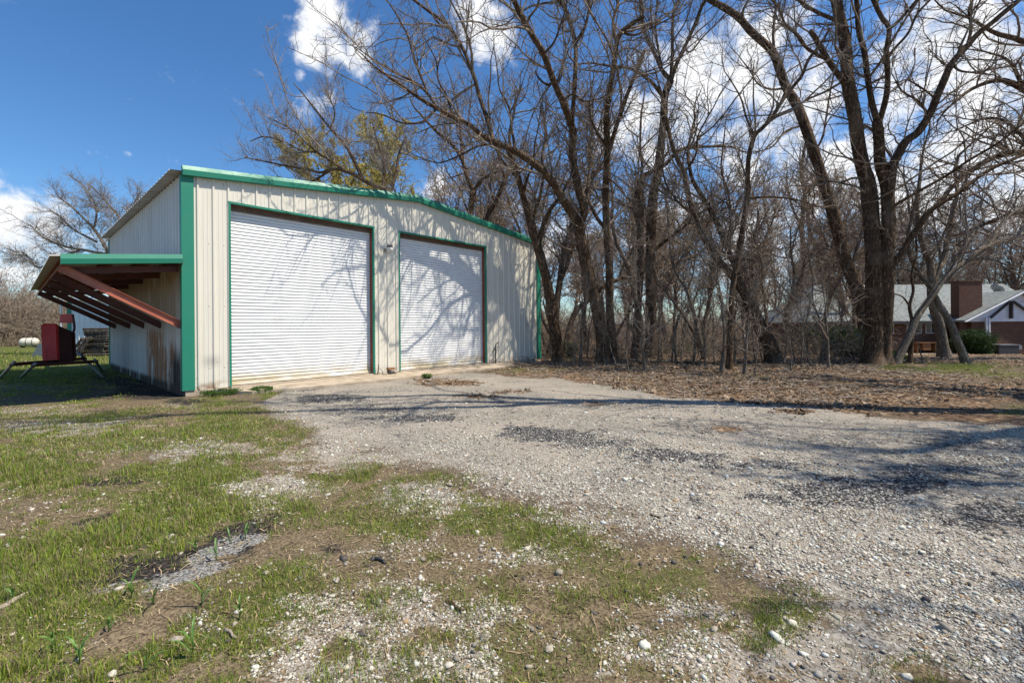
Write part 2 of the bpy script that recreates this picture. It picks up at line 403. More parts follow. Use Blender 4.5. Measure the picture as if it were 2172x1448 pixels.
def build_tree(name, label, base, limbs, mat='bark', group=None, seed=1, dens=1.0, cat='tree', zmin=3.5, s1=1.6, fine=1.0, sides=12, Y0=None, flare=1.5, twig='twig', rmin=.0055, ext=3.0, epi=True, up=.25):
    """limbs: dicts(p=px polyline, w=(w0,w1), s=slope, of=index of parent limb, offs)"""
    g = np.random.default_rng(seed)
    if Y0 is None:
        b = ground_at(*base); Y0 = b[1]
    root = None; built = []; parts = []
    for k, L in enumerate(limbs):
        pts = L['p']; so = 0.0; first = None
        if 'of' in L:
            PP, RR, OO = built[L['of']]; tgt = L['p'][0]
            pxs = [to_px(*q) for q in PP]; j = min(range(len(pxs)), key=lambda i: (pxs[i][0] - tgt[0]) ** 2 + (pxs[i][1] - tgt[1]) ** 2)
            so = PP[j][1] - Y0
        P, Rr, off = limb_from_px(g, pts, L['w'][0], L['w'][1], Y0, so, L.get('s', g.uniform(-.25, .25)), offs=L.get('offs'))
        P, Rr = resample(P, Rr, max(8, 4 * len(pts)))
        if k == 0 or L.get('base'):
            P[0, 2] = float(gz(P[0, 0], P[0, 1])) - .15
            h = np.maximum(P[:, 2] - P[0, 2] - .15, 0); Rr = Rr * (1 + (flare - 1) * np.exp(-h / .22))
        if pts[-1][1] <= 8 or L.get('ext'): P, Rr = extend(g, P, Rr, L.get('ext', ext))
        built.append((P, Rr, off))
        n = len(P); nz = 1 + .10 * (vnoise(np.arange(n) * .9, np.full(n, k * 7.3), seed) - .5)
        # knobbly cross-section
        V, Fq = tubes(P[None], (Rr * nz)[None], sides)
        ang = np.tile(np.arange(sides), n); rowi = np.repeat(np.arange(n), sides)
        q = 1 + .16 * (vnoise(ang * .8 + 3 * k, rowi * .35, seed + 3) - .5)
        V = P[rowi] + (V - P[rowi]) * q[:, None]
        cap = np.array([[(n - 1) * sides + i, (n - 1) * sides + (i + 1) % sides, (n - 1) * sides + (i + 2) % sides, (n - 1) * sides + (i + 3) % sides] for i in (0, 3, 6)]) if sides >= 9 else np.zeros((0, 4), int)
        parts.append((V, np.vstack([Fq, cap])))
    o0 = built[0][0][0].copy(); o0[2] += .15
    root = thing(name, label, cat, o0, 0, group)
    V, Fq = join(parts); np_mesh('trunk', V - o0, Fq, M[mat], root)
    V, Fq = crown_mesh(g, [(p, r) for p, r, _ in built], dens, zmin + o0[2], s1, fine, up, rmin, epi)
    np_mesh('crown', V - o0, Fq, M[twig], root)
    return root

# ------------------------------------------------------------------ the metal workshop (local frame: x along the front, y back, z up)
W, D, HP, RZ = 12.54, 10.87, 4.74, 5.38
OPEN = [(0.875, 4.695), (5.537, 9.359)]; DH = 4.30
SL = (RZ - HP) / (W / 2)
def gable(x): return HP + SL * min(x, W - x)
ws = thing('metal_workshop', 'cream ribbed metal workshop with green trim and two white roll-up doors', 'workshop', b2w(0, 0), BROT)

def rib_profile(a, b, step=.305, phase=.10, breaks=()):
    pts = [(a, 0.), (b, 0.)]
    x = a + phase
    while x < b - .05:
        for dx, o in ((-.036, 0), (-.016, .032), (.016, .032), (.036, 0)):
            if a < x + dx < b: pts.append((x + dx, o))
        for c in (.115, .20):
            for dx, o in ((-.014, 0), (-.006, .005), (.006, .005), (.014, 0)):
                if a < x + c + dx < b: pts.append((x + c + dx, o))
        x += step
    pts.sort()
    for bk in breaks:
        xs = [p[0] for p in pts]; o = float(np.interp(bk, xs, [p[1] for p in pts])); pts.append((bk, o))
    pts.sort(); return pts

mb = MB()
pf = rib_profile(0, W, phase=.27, breaks=[OPEN[0][0], OPEN[0][1], OPEN[1][0], OPEN[1][1], W / 2])
for (x0, o0), (x1, o1) in zip(pf, pf[1:]):
    if x1 - x0 < 1e-6: continue
    xm = (x0 + x1) / 2; zb = DH if any(a < xm < b for a, b in OPEN) else 0.0
    zs = [zb] + [z for z in (1.5, 3.0) if z > zb]
    for q, z in enumerate(zs):
        zt0, zt1 = (zs[q + 1],) * 2 if q + 1 < len(zs) else (gable(x0) + .06, gable(x1) + .06)
        mb.add([(x0, -o0, z), (x1, -o1, z), (x1, -o1, zt1), (x0, -o0, zt0)], [(0, 1, 2, 3)])
mb.build('front_wall', M['cream'], ws)
def side(x, sgn, name, mat, y0=0.0):
    mb = MB()
    for (a, o0), (b, o1) in zip(*(lambda p: (p, p[1:]))(rib_profile(y0, D, phase=.2))):
        v = [(x + sgn * o0, a, -.17), (x + sgn * o1, b, -.17), (x + sgn * o1, b, HP + .05), (x + sgn * o0, a, HP + .05)]
        mb.add(v, [(0, 1, 2, 3) if sgn > 0 else (3, 2, 1, 0)])
    return mb.build(name, mat, ws)
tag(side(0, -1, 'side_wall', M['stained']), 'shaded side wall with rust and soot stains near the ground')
side(W, 1, 'side_wall', M['cream'])
mb = MB(); mb.add([(0, D, 0), (W, D, 0), (W, D, HP), (W / 2, D, RZ), (0, D, HP)], [(4, 3, 2, 1, 0)]); mb.build('back_wall', M['cream'], ws)
# roof: ribbed sheets on two slopes with an eave overhang
mb = MB(); OV = .24
pr = rib_profile(-.05, D + .1, phase=.15)
for sx in (0, 1):
    for (a, o0), (b, o1) in zip(pr, pr[1:]):
        def X(x): return x if sx == 0 else W - x
        zt = lambda x, o: HP + .10 + SL * x + o
        v = [(X(-OV), a, zt(-OV, o0)), (X(-OV), b, zt(-OV, o1)), (X(W / 2), b, zt(W / 2, o1)), (X(W / 2), a, zt(W / 2, o0))]
        lo = [(p[0], p[1], p[2] - .012) for p in v]
        mb.add(v + lo, [(0, 3, 2, 1), (4, 5, 6, 7), (0, 1, 5, 4)])
mb.build('roof', M['soffit'], ws)
# rake trim along the gable
prof = [(.002, .215), (.085, .215), (.135, .115), (.125, .0), (.118, -.012), (.01, -.004)]
mb = MB()
for xa, xb in ((-OV * .12, W / 2), (W / 2, W + OV * .12)):
    v = []
    for x in (xa, xb):
        zz = HP + SL * min(x, W - x)
        v += [(x, -o, zz + h) for o, h in prof]
    k = len(prof)
    mb.add(v, [(j, k + j, k + (j + 1) % k, (j + 1) % k) for j in range(k)] + ([tuple(range(k))] if xa < 0 else [tuple(range(k, 2 * k))[::-1]]))
mb.build('rake_trim', M['green'], ws)
# corner trims: L-shaped, standing proud of the ribs
for x, sg in ((0, 1), (W, -1)):
    mb = MB(); h = HP + .03
    xo = x - sg * .045; xi = x + sg * .19
    mb.box(min(xo, xi), max(xo, xi), -.045, -.036, .0, h)
    mb.box(min(xo, xo + sg * .009), max(xo, xo + sg * .009), -.0355, .12, .0, h)
    mb.box(min(xi, xi - sg * .009), max(xi, xi - sg * .009), -.0355, -.001, .0, h)
    mb.build('corner_trim', M['green'], ws)
mb = MB(); mb.box(-.042, .12, D - .12, D + .04, 0, HP + .03); mb.build('corner_trim', M['green'], ws)
# roller doors
def roller(a, b, label):
    zt = DH; yd = .165; ST = .0815
    z = .10; prof = []
    while z < zt + .05:
        prof += [(z, yd + .026), (z + .014, yd + .026), (z + .0155, yd - .006), (z + .035, yd - .012), (z + .060, yd - .010), (z + ST - .003, yd - .001)]
        z += ST
    mb = MB(); xa, xb = a + .046, b - .046
    for (z0, y0), (z1, y1) in zip(prof, prof[1:]):
        mb.add([(xa, y0, z0), (xb, y0, z0), (xb, y1, z1), (xa, y1, z1)], [(0, 1, 2, 3)])
    d = tag(mb.build('roller_door', M['door'], ws), label)
    mb = MB(); mb.box(xa, xb, yd - .03, yd + .03, .012, .099); mb.box(xa, xb, yd - .05, yd - .0305, .012, .045)
    mb.build('bottom_bar', M['door'], d, bevel=.004)
    mb = MB()   # green J-trim round the opening
    mb.box(a, a + .045, -.042, .03, 0, DH); mb.box(b - .045, b, -.042, .03, 0, DH); mb.box(a - .01, b + .01, -.045, .03, DH + .001, DH + .05)
    mb.build('door_trim', M['green'], d)
    for x0, x1 in ((a + .001, a + .045), (b - .045, b - .001)):
        mb = MB(); mb.box(x0, x1, .0305, .22, 0, DH); mb.build('jamb', M['rust_red'], d)
    mb = MB(); mb.box(a + .046, b - .046, .031, .13, DH - .02, DH); mb.box(a + .046, b - .046, .1, .13, DH - .12, DH - .021); mb.build('header', M['header'], d)
    return d
roller(*OPEN[0], 'larger roll-up door of white steel slats near the corner')
roller(*OPEN[1], 'second white roll-up door streaked with branch shadows')
# lean-to canopy on the stained side
CW = 2.08
def cz(x): return 2.96 - .105 * (-x)
mb = MB(); pr = rib_profile(-.08, D, phase=.1)
for (a, o0), (b, o1) in zip(pr, pr[1:]):
    v = [(-CW, a, cz(-CW) + o0), (-.05, a, cz(-.05) + o0), (-.05, b, cz(-.05) + o1), (-CW, b, cz(-CW) + o1)]
    mb.add(v + [(p[0], p[1], p[2] - .01) for p in v], [(0, 1, 2, 3), (7, 6, 5, 4), (0, 3, 7, 4)])
cn = tag(mb.build('canopy', M['soffit'], ws), 'sloping lean-to canopy held up by red braces')
mb = MB()
for q, (o, h) in enumerate(((0, 0),)):
    k = 6; pfc = [(-.085, .04), (-.14, .035), (-.165, -.06), (-.15, -.155), (-.135, -.165), (-.085, -.15)]
    v = [(x, y, cz(x) + h2) for x in (-1.94, -.047) for y, h2 in pfc]
    mb.add(v, [(j, (j + 1) % k, k + (j + 1) % k, k + j) for j in range(k)] + [tuple(range(k))[::-1], tuple(range(k, 2 * k))])
mb.build('fascia', M['green'], cn)
def chan(mb, a, b, w=.055, h=.16, th=.008, up=(0, 0, 1)):
    a, b = Vector(a), Vector(b); d = (b - a).normalized(); x = d.cross(Vector(up)).normalized(); y = x.cross(d)
    mb.beam(a + x * (w / 2), b + x * (w / 2), th, h, up)
    for s in (1, -1): mb.beam(a + y * (s * (h - th) / 2), b + y * (s * (h - th) / 2), w, th, up)
for x in (-1.90, -1.22, -.62, -.06):
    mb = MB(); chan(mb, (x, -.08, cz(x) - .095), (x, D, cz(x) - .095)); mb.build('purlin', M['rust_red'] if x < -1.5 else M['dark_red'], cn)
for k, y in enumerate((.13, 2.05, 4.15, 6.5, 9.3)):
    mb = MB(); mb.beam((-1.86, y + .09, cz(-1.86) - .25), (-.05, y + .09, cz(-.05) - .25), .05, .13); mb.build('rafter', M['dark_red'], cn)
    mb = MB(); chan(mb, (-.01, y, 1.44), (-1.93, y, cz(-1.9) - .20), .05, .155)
    o = mb.build('brace', M['orange_red'] if k == 0 else M['dark_red'], cn)  # sun on the front brace and shade on the rest set by colour
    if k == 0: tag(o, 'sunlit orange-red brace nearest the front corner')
# concrete slab edge and the apron before the doors
mb = MB(); mb.box(.012, W + .03, -.02, D, -.35, -.004); mb.build('foundation', M['concrete'], ws, bevel=.01)
mb = MB()
ap = [(.55, -.03), (W - 2.2, -.03), (W - 2.5, -.75), (8.8, -1.15), (6.6, -1.05), (4.6, -1.2), (2.6, -1.05), (1.1, -.8)]
n = len(ap); v = []
for x, y in ap:
    p = b2w(x, y); v.append((p[0], p[1], .055 + .03 * (y > -.1)))
for x, y in ap:
    p = b2w(x, y); v.append((p[0], p[1], -.3))
mb.add(v, [tuple(range(n))[::-1]] + [(i, (i + 1) % n, n + (i + 1) % n, n + i) for i in range(n)])
tag(mb.build('concrete_apron', M['concrete']), kind='structure')

# wall lamp between the doors
p = b2w(5.07, 0, 3.70)
wl = thing('wall_lamp', 'small grey yard lamp with a milky lens on the wall between the doors', 'lamp', p, BROT)
mb = MB(); mb.box(-.035, .035, -.05, .0, -.05, .05); mb.tube([(0, -.05, 0), (0, -.12, .035), (.0, -.2, .06)], .018, 8); mb.build('bracket', M['lampgrey'], wl)
mb = MB(); mb.tube([(0, -.27, .05), (0, -.27, .13), (0, -.27, .135)], [.085, .08, .06], 16); mb.tube([(0, -.27, .035), (0, -.27, .05)], [.105, .09], 16); mb.build('housing', M['lampgrey'], wl, True)
mb = MB(); mb.tube([(0, -.27, -.075), (0, -.27, -.06), (0, -.27, .034)], [.075, .095, .1], 16); mb.build('lens', M['lens'], wl, True)
# stand pipe with tap by the second door
p = b2w(9.75, -.09, -.04)
sp = thing('water_tap', 'dark standpipe tap beside the foot of the second roll-up door', 'tap', p, BROT)
mb = MB(); mb.tube([(0, 0, -.1), (0, 0, .66), (.03, -.01, .74), (.1, -.02, .76)], .022, 8); mb.build('pipe', M['dark'], sp, True)
mb = MB(); mb.tube([(0, 0, .5), (-.05, 0, .53), (-.16, -.03, .5)], .017, 6); mb.tube([(-.16, -.03, .5), (-.19, -.03, .42)], .02, 6); mb.build('spout', M['dark'], sp, True)
mb = MB(); mb.beam((.02, -.03, .6), (.06, -.09, .66), .02, .02); mb.build('handle', M['dark'], sp); mb = MB(); mb.beam((.1, -.02, .74), (.13, -.02, .82), .015, .03); mb.build('lever', M['dark'], sp)
# brick on stones between the doors
p = b2w(5.13, -.16, -.05)
M['brickbrown'] = noisy('brown_brick', (.20, .10, .045), (.30, .16, .08), 20, .9, bump=.3)
br = MB(); br.box(-.12, .12, -.05, .05, .13, .2); o = br.build('brick', M['brickbrown'], None, bevel=.006); o.location = p; o.rotation_euler = (0, 0.03, BROT + .1)
tag(o, 'brown brick lying on stones at the wall between the doors', 'brick')
def rock(name, loc, s, label, mat='stone', seed=0, group=None):
    g = np.random.default_rng(seed); import bmesh
    bm = bmesh.new(); bmesh.ops.create_icosphere(bm, subdivisions=3, radius=1)
    for vv in bm.verts:
        c = vv.co; k = 1 + .75 * (vnoise(np.array([c.x * 2.1 + seed]), np.array([c.y * 2.1 + c.z * 2.3]), seed)[0] - .5); vv.co = Vector((c.x * s[0] * k, c.y * s[1] * k, c.z * s[2] * k))
    m = bpy.data.meshes.new(name); bm.to_mesh(m); bm.free(); m.materials.append(M[mat]); m.shade_smooth()
    o = bpy.data.objects.new(name, m); C.objects.link(o); o.location = tuple(map(float, loc)); o.rotation_euler = (0, 0, seed)
    return tag(o, label, 'stone', group)
rock('stone', b2w(5.10, -.17, -.0), (.09, .07, .08), 'dark stone holding up the brown brick between the doors', 'dark', 3)
rock('stone', b2w(5.28, -.17, -.0), (.08, .06, .06), 'pale stone tucked under the brown brick between the doors', 'stone', 5)
rock('stone', b2w(4.93, -.18, -.03), (.11, .07, .05), 'flat tan stone left of the brick between the doors', 'stone', 8)
mb = MB(); mb.tube([(-.06, 0, 0), (0, .02, .3)], .012, 6); mb.tube([(.02, 0, .2), (.16, -.05, 0)], .007, 5)
o = mb.build('stake', M['dark']); o.location = b2w(4.78, -.1, -.05); o.rotation_euler = (0, 0, BROT); tag(o, 'short dark stake leaning at the wall foot beside the larger door', 'stake')

# ------------------------------------------------------------------ red hopper on slanted pipe legs
hp = thing('feed_hopper', 'red steel hopper bin on slanted pipe legs under the lean-to canopy', 'hopper', (-13.0, 12.9, 0))
def hl(p): return (p[0] + 13.0, p[1] - 12.9, p[2])
mb = MB()
fx = [at(x, y, d) for x, y, d in ((87, 692, 12.75), (92, 686, 12.75), (115, 686, 12.9), (118, 690, 12.9), (121, 763, 12.9), (90, 765, 12.7))]
bk = [at(x, y, d) for x, y, d in ((153, 706, 13.7), (155, 764, 13.7), (132, 770, 13.4))]
dv = np.array([.0, .015, 0]); v = [hl(q) for q in fx] + [hl(q + np.array([.02, .05, 0])) for q in fx]
mb.add(v, [(5, 4, 3, 2, 1, 0), (6, 7, 8, 9, 10, 11)] + [(i, (i + 1) % 6, 6 + (i + 1) % 6, 6 + i) for i in range(6)])
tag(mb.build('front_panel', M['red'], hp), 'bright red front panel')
mb = MB()
s4 = [fx[3] + np.array([.0, .02, .02]), fx[4] + np.array([0, .02, -.03]), at(131, 769, 13.2), bk[1] + np.array([0, 0, .0]), bk[0]]
v = [hl(q) for q in s4] + [hl(q + np.array([-.04, .03, 0])) for q in s4]; k = 5
mb.add(v, [tuple(range(k)), tuple(range(k, 2 * k))[::-1]] + [(i, k + i, k + (i + 1) % k, (i + 1) % k) for i in range(k)])
mb.build('side_panel', M['redshade'], hp)
mb = MB()   # back and far side close the bin
q = [fx[0] + np.array([.02, .06, 0]), fx[5] + np.array([.02, .06, 0]), at(118, 762, 13.8), at(120, 690, 13.8)]
v = [hl(p) for p in q] + [hl(p + np.array([.05, 0, 0])) for p in q]; mb.add(v, [(0, 1, 2, 3), (7, 6, 5, 4), (0, 4, 5, 1), (3, 2, 6, 7), (0, 3, 7, 4), (1, 5, 6, 2)])
q = [at(120, 690, 13.85), at(118, 764, 13.85), bk[1] + np.array([0, .05, 0]), bk[0] + np.array([0, .05, 0])]
v = [hl(p) for p in q] + [hl(p + np.array([0, .05, 0])) for p in q]; mb.add(v, [(0, 1, 2, 3), (7, 6, 5, 4), (0, 4, 5, 1), (3, 2, 6, 7), (0, 3, 7, 4), (1, 5, 6, 2)])
mb.build('back_panel', M['redshade'], hp)
mb = MB()
q = [at(127, 666, 14), at(127, 685, 14), at(155, 685, 13.9), at(153, 666, 13.9)]; v = [hl(p) for p in q] + [hl(p + np.array([0, .03, 0])) for p in q]
mb.add(v, [(0, 1, 2, 3), (7, 6, 5, 4), (0, 4, 5, 1), (3, 2, 6, 7), (0, 3, 7, 4), (1, 5, 6, 2)])
mb.build('lid', M['red'], hp)
mb = MB(); mb.tube([hl(at(x, y, 13.8)) for x, y in ((154, 667), (157, 684), (158, 696), (155, 708), (155, 766))], .03, 6); mb.build('spine', M['redshade'], hp)
rails = [((24, 773, 12.3), (181, 760, 14.5)), ((71, 774, 12.2), (207, 766, 13.7))]
for a, b in rails:
    mb = MB(); mb.beam(hl(at(*a)), hl(at(*b)), .06, .09); mb.build('rail', M['dark_red'], hp)
def leg(foot, br_, top, d1):
    g0 = ground_at(*foot); a = at(*br_); d = (a - g0); L = np.linalg.norm(d); d /= L
    mb = MB(); mb.tube([hl(g0 - d * .03), hl(a + d * d1)], .035, 10); mb.build('leg', M['steel'], hp, True)
    mb = MB(); mb.tube([hl(a - d * .06), hl(a + d * .06)], .055, 8); mb.build('collar', M['dark_red'], hp)
leg((-2, 803), (25.5, 773, 12.3), 0, .45); leg((44, 801), (72, 774, 12.2), 0, .35); leg((217, 799), (178, 760, 14.45), 0, .35); leg((219, 790), (203, 766, 13.65), 0, .35)

# ------------------------------------------------------------------ far left: white shed, pallets, tank
g0 = ground_at(150, 753)
sh = thing('metal_shed', 'white ribbed metal shed with green corner trim behind the pallet stack', 'shed', (g0[0], 26.6, float(gz(g0[0], 26.6))))
sx = at(146, 700, 26.6)[0] - g0[0]
mb = MB(); pfw = rib_profile(sx, sx + 9, phase=.3)
for (a, o0), (b, o1) in zip(pfw, pfw[1:]): mb.add([(a, -o0, 0), (b, -o1, 0), (b, -o1, 3.15), (a, -o0, 3.15)], [(0, 1, 2, 3)])
mb.add([(sx, 0, 0), (sx, 6, 0), (sx, 6, 3.15), (sx, 0, 3.15)], [(3, 2, 1, 0)]); mb.build('wall', M['white'], sh)
mb = MB(); mb.box(sx - .05, sx + .17, -.05, -.04, 0, 3.15); mb.box(sx - .05, sx - .04, -.0395, .15, 0, 3.15); mb.build('corner_trim', M['green'], sh)
mb = MB(); mb.add([(sx - .3, -.3, 3.2), (sx + 9, -.3, 3.2), (sx + 9, 6, 4.0), (sx - .3, 6, 4.0)] + [(sx - .3, -.3, 3.16), (sx + 9, -.3, 3.16), (sx + 9, 6, 3.96), (sx - .3, 6, 3.96)], [(0, 1, 2, 3), (7, 6, 5, 4), (0, 4, 5, 1), (0, 3, 7, 4)]); mb.build('roof', M['white'], sh)
mb = MB(); mb.tube([(sx - .35, -.1, 0), (sx - .35, -.1, 3.1)], .05, 8); mb.build('downpipe', M['white'], sh)

def pallet_mesh():
    mb = MB()
    for y in (-.5, 0, .5): mb.box(-.6, .6, y - .022, y + .022, .02, .115)
    for k in range(7): mb.box(-.6 + k * .183, -.6 + k * .183 + .1, -.52, .52, .116, .136)
    for k in range(4): mb.box(-.6 + k * .366, -.6 + k * .366 + .1, -.52, .52, .0, .019)
    return mb
pal = pallet_mesh().build('pallet', M['wood']); M['gapshade'] = noisy('gap_shade_wood', (.02, .016, .012), (.05, .04, .03), 6, .9); pal.data.materials.append(M['gapshade'])  # stringers coloured near black to stand for shade inside the pallet gaps
for f_ in pal.data.polygons[:18]: f_.material_index = 1
pc = ground_at(209, 754.6); pz = pc[2]; g = np.random.default_rng(3); first = True
def put_pallet(loc, rot, label):
    global first
    o = pal if first else pal.copy()
    if not first: C.objects.link(o)
    first = False; o.location = tuple(map(float, loc)); o.rotation_euler = rot
    return tag(o, label, 'pallet', 'wooden pallets by the white shed')
X0 = pc[0]
for k in range(11):
    lab = 'weathered grey pallet in the tall stack behind the red hopper'
    if k == 10: lab = 'topmost pallet of the tall stack behind the red hopper'
    if k == 0: lab = 'bottom pallet of the tall stack, resting on the grass'
    put_pallet((X0 + g.normal(0, .05), pc[1] + g.normal(0, .05) + .3, pz + .139 * k), (0, 0, g.normal(0, .05) + (.12 if k > 8 else 0)), lab)
for q, (px, lab) in enumerate(((163, 'pallet leaning steeply, leftmost against the stack by the shed'), (171, 'middle leaning pallet between the stack and the hopper'), (178, 'leaning pallet resting directly against the tall stack'))):
    b = ground_at(px - 3, 757)
    put_pallet((b[0] - .05, b[1] + .6, b[2] + .47), (0, -R(52 + 4 * q), .1 * q), lab)
b = ground_at(180, 752); mb = MB(); mb.box(-.35, .35, -.3, .3, 0, .9); mb.box(-.38, .38, -.33, .33, .901, .96)
o = mb.build('storage_bin', M['greyplastic'], None, bevel=.02); o.location = b + np.array([-.1, 1.0, 0]); tag(o, 'blue-grey bin standing behind the leaning pallets', 'bin')
b = ground_at(80, 756)
mb = MB(); mb.add([(-.35, 0, 0), (.45, 0, 0), (.45, 0, .75), (.05, 0, .7), (-.35, .6, 0), (.45, .6, 0), (.45, .6, .75), (.05, .6, .7)], [(0, 1, 2, 3), (7, 6, 5, 4), (0, 4, 5, 1), (1, 5, 6, 2), (2, 6, 7, 3), (3, 7, 4, 0)])
o = mb.build('metal_chute', M['steel'], None, bevel=.01); o.location = b; tag(o, 'grey sloping steel chute on the grass behind the red hopper', 'chute')
b = ground_at(62, 737)
tk = thing('gas_tank', 'cream cylinder tank with dark straps lying on dry grass', 'tank', b, R(25))
mb = MB(); zs = [(-.62, .02), (-.58, .2), (-.48, .31), (-.35, .36), (.35, .36), (.48, .31), (.58, .2), (.62, .02)]; mb.tube([(x, 0, .45) for x, r in zs], [r for x, r in zs], 18, False); mb.build('shell', M['tank'], tk, True)
for x in (-.1, .28):
    mb = MB(); mb.tube([(x - .02, 0, .45), (x + .02, 0, .45)], .368, 18); mb.build('strap', M['dark'], tk)
for x in (-.4, .4):
    mb = MB(); mb.box(x - .05, x + .05, -.25, .25, -.03, .2); mb.build('foot', M['dark'], tk)
b = ground_at(33, 731); mb = MB(); mb.tube([(0, 0, 0), (.03, 0, .6), (.05, .02, 1.1)], [.05, .045, .04], 8); o = mb.build('fence_post', M['deadwood']); o.location = b; tag(o, 'short pale wooden post before the brown scrub', 'post')

# ------------------------------------------------------------------ brick house beyond the trees
HY = 33.5; hz = -.86
def brickmat():
    t = NT('red_brown_brick'); v = t.coord('Object')
    # walls run along x: bricks in the x-z plane
    s = t.n('ShaderNodeSeparateXYZ'); t.l(v, s.inputs[0]); cmb = t.n('ShaderNodeCombineXYZ')
    t.l(t.math('ADD', s.outputs[0], s.outputs[1]), cmb.inputs[0]); t.l(s.outputs[2], cmb.inputs[1])
    b = t.n('ShaderNodeTexBrick'); t.l(cmb.outputs[0], b.inputs['Vector']); b.inputs['Scale'].default_value = 1; b.inputs['Brick Width'].default_value = .21; b.inputs['Row Height'].default_value = .07
    b.inputs['Mortar Size'].default_value = .008; b.inputs['Color1'].default_value = (.075, .027, .013, 1); b.inputs['Color2'].default_value = (.145, .055, .026, 1); b.inputs['Mortar'].default_value = (.13, .09, .07, 1); b.inputs['Bias'].default_value = .0
    t.set(t.mix(t.mr(t.noise(v, 1.2, 4), .4, .7, 0, .5), b.outputs['Color'], (.10, .035, .02)), .9); return t.m
M['brick'] = brickmat()
def shingle():
    t = NT('grey_shingles'); v = t.coord('Object', (3.2, 3.2, 6.5)); f = t.voro(v, 2).outputs['Color']
    bw = t.n('ShaderNodeSeparateColor'); t.l(f, bw.inputs[0])
    t.set(t.mix(t.mr(t.noise(t.coord('Object'), .6, 4), .4, .7, 0, .4), t.ramp(bw.outputs[0], [(0, (.14, .15, .145)), (1, (.25, .26, .25))]), (.17, .19, .16)), .95); return t.m
M['shingle'] = shingle()
M['whitewood'] = noisy('white_painted_boards', (.60, .60, .63), (.70, .70, .72), 2, .6)
M['darkwood'] = noisy('dark_timber', (.035, .03, .03), (.06, .05, .05), 3, .7)
M['glass'] = NT('window_glass').set((.03, .035, .04), .08, 0, .6)
def hx(px, Y=HY): return float((px - CX) / F * Y)
def hzz(py, Y=HY): return float(CAMZ + (CY - py) / F * Y)
hs = thing('brick_house', 'low red-brick house with grey shingle roof and wide chimney beyond the trees', 'house', (hx(2000), HY, hz))
def H(p): return (p[0] - hx(2000), p[1] - HY, p[2] - hz)
x0, x1 = hx(1716), hx(2260); ze = hzz(687); zr = hzz(604, HY + 4) - .2
mb = MB(); mb.box(x0 + .6, x1, HY + .9, HY + 7, hz - .3, ze); v = mb.v; mb.v = [H(p) for p in v]; mb.build('wall', M['brick'], hs)
mb = MB(); rt = .12
v = [H(p) for p in ((x0, HY, ze), (x1, HY, ze), (x1, HY + 4.2, zr), (x0 + 3.2, HY + 4.2, zr), (x0, HY + 8.4, ze), (x1, HY + 8.4, ze))]
v += [(a, b, c - rt) for a, b, c in v]
mb.add(v, [(0, 1, 2, 3), (3, 2, 5, 4), (6, 9, 8, 7), (9, 10, 11, 8), (0, 6, 7, 1), (0, 3, 4), (6, 10, 9), (0, 4, 10, 6)])
rf = mb.build('roof', M['shingle'], hs)
mb = MB(); mb.box(x0, x1, HY - .03, HY - .002, ze - .2, ze + .01); mb.v = [H(p) for p in mb.v]; mb.build('eave_board', M['darkwood'], hs)
mb = MB(); ca, cb = hx(2035, HY - .3), hx(2084, HY - .3); mb.box(ca, cb, HY - .3, HY + .35, hz - .2, hzz(604, HY - .3)); mb.box(ca - .04, cb + .04, HY - .34, HY + .39, hzz(604, HY - .3) + .003, hzz(604, HY - .3) + .07)
mb.v = [H(p) for p in mb.v]; mb.build('chimney', M['brick'], rf)
# front gable wing
GY = HY - 1.0; gx0 = hx(2046, GY); gx1 = hx(2300, GY); gmid = (gx0 + gx1) / 2; gze = hzz(690, GY); gzr = gze + (gmid - gx0) * .50
mb = MB(); mb.box(gx0 + .9, gx1 - .9, GY + .4, HY + 1.0, hz - .3, hzz(686, GY)); mb.v = [H(p) for p in mb.v]; mb.build('wall', M['brick'], hs)
mb = MB(); v = [H(p) for p in ((gx0 + .15, GY + .35, gze + .03), (gx1 - .15, GY + .35, gze + .03), (gmid, GY + .35, gzr - .05))]; v += [(a, b + .06, c) for a, b, c in v]
mb.add(v, [(0, 1, 2), (5, 4, 3), (0, 3, 4, 1), (1, 4, 5, 2), (2, 5, 3, 0)]); mb.build('gable', M['whitewood'], hs)
mb = MB()
v = [H(p) for p in ((gx0, GY, gze), (gmid, GY, gzr), (gx1, GY, gze), (gx0, HY + .1, gze), (gmid, HY + 3.4, gzr), (gx1, HY + .1, gze))]; v += [(a, b, c + .14) for a, b, c in v]
mb.add(v, [(0, 1, 4, 3), (1, 2, 5, 4), (9, 10, 7, 6), (10, 11, 8, 7), (0, 6, 7, 1), (1, 7, 8, 2), (0, 3, 9, 6)]); mb.build('roof', M['shingle'], hs)
mb = MB()
mb.beam(H((gx0, GY - .04, gze + .02)), H((gmid, GY - .04, gzr + .02)), .05, .24, (0, -1, 0)); mb.build('barge_board', M['whitewood'], hs)
mb = MB()
a = H((hx(2104, GY), GY + .28, gze + .15)); b = H((hx(2152, GY), GY + .28, hzz(646, GY))); mb.beam(a, b, .1, .2, (0, -1, 0))
mb.beam(H((hx(2153, GY), GY + .24, hzz(648, GY))), H((hx(2153, GY), GY + .24, hzz(683, GY))), .1, .22, (0, -1, 0)); mb.beam(H((hx(2158, GY), GY + .28, hzz(646, GY))), H((hx(2200, GY), GY + .28, hzz(676, GY))), .1, .2, (0, -1, 0)); mb.build('gable_timber', M['darkwood'], hs)
for px in (2095, 2101):
    mb = MB(); mb.box(hx(px, GY) - .06, hx(px, GY) + .06, GY + .05, GY + .15, hzz(718, GY), gze + .3); mb.v = [H(p) for p in mb.v]; mb.build('post', M['whitewood'], hs)
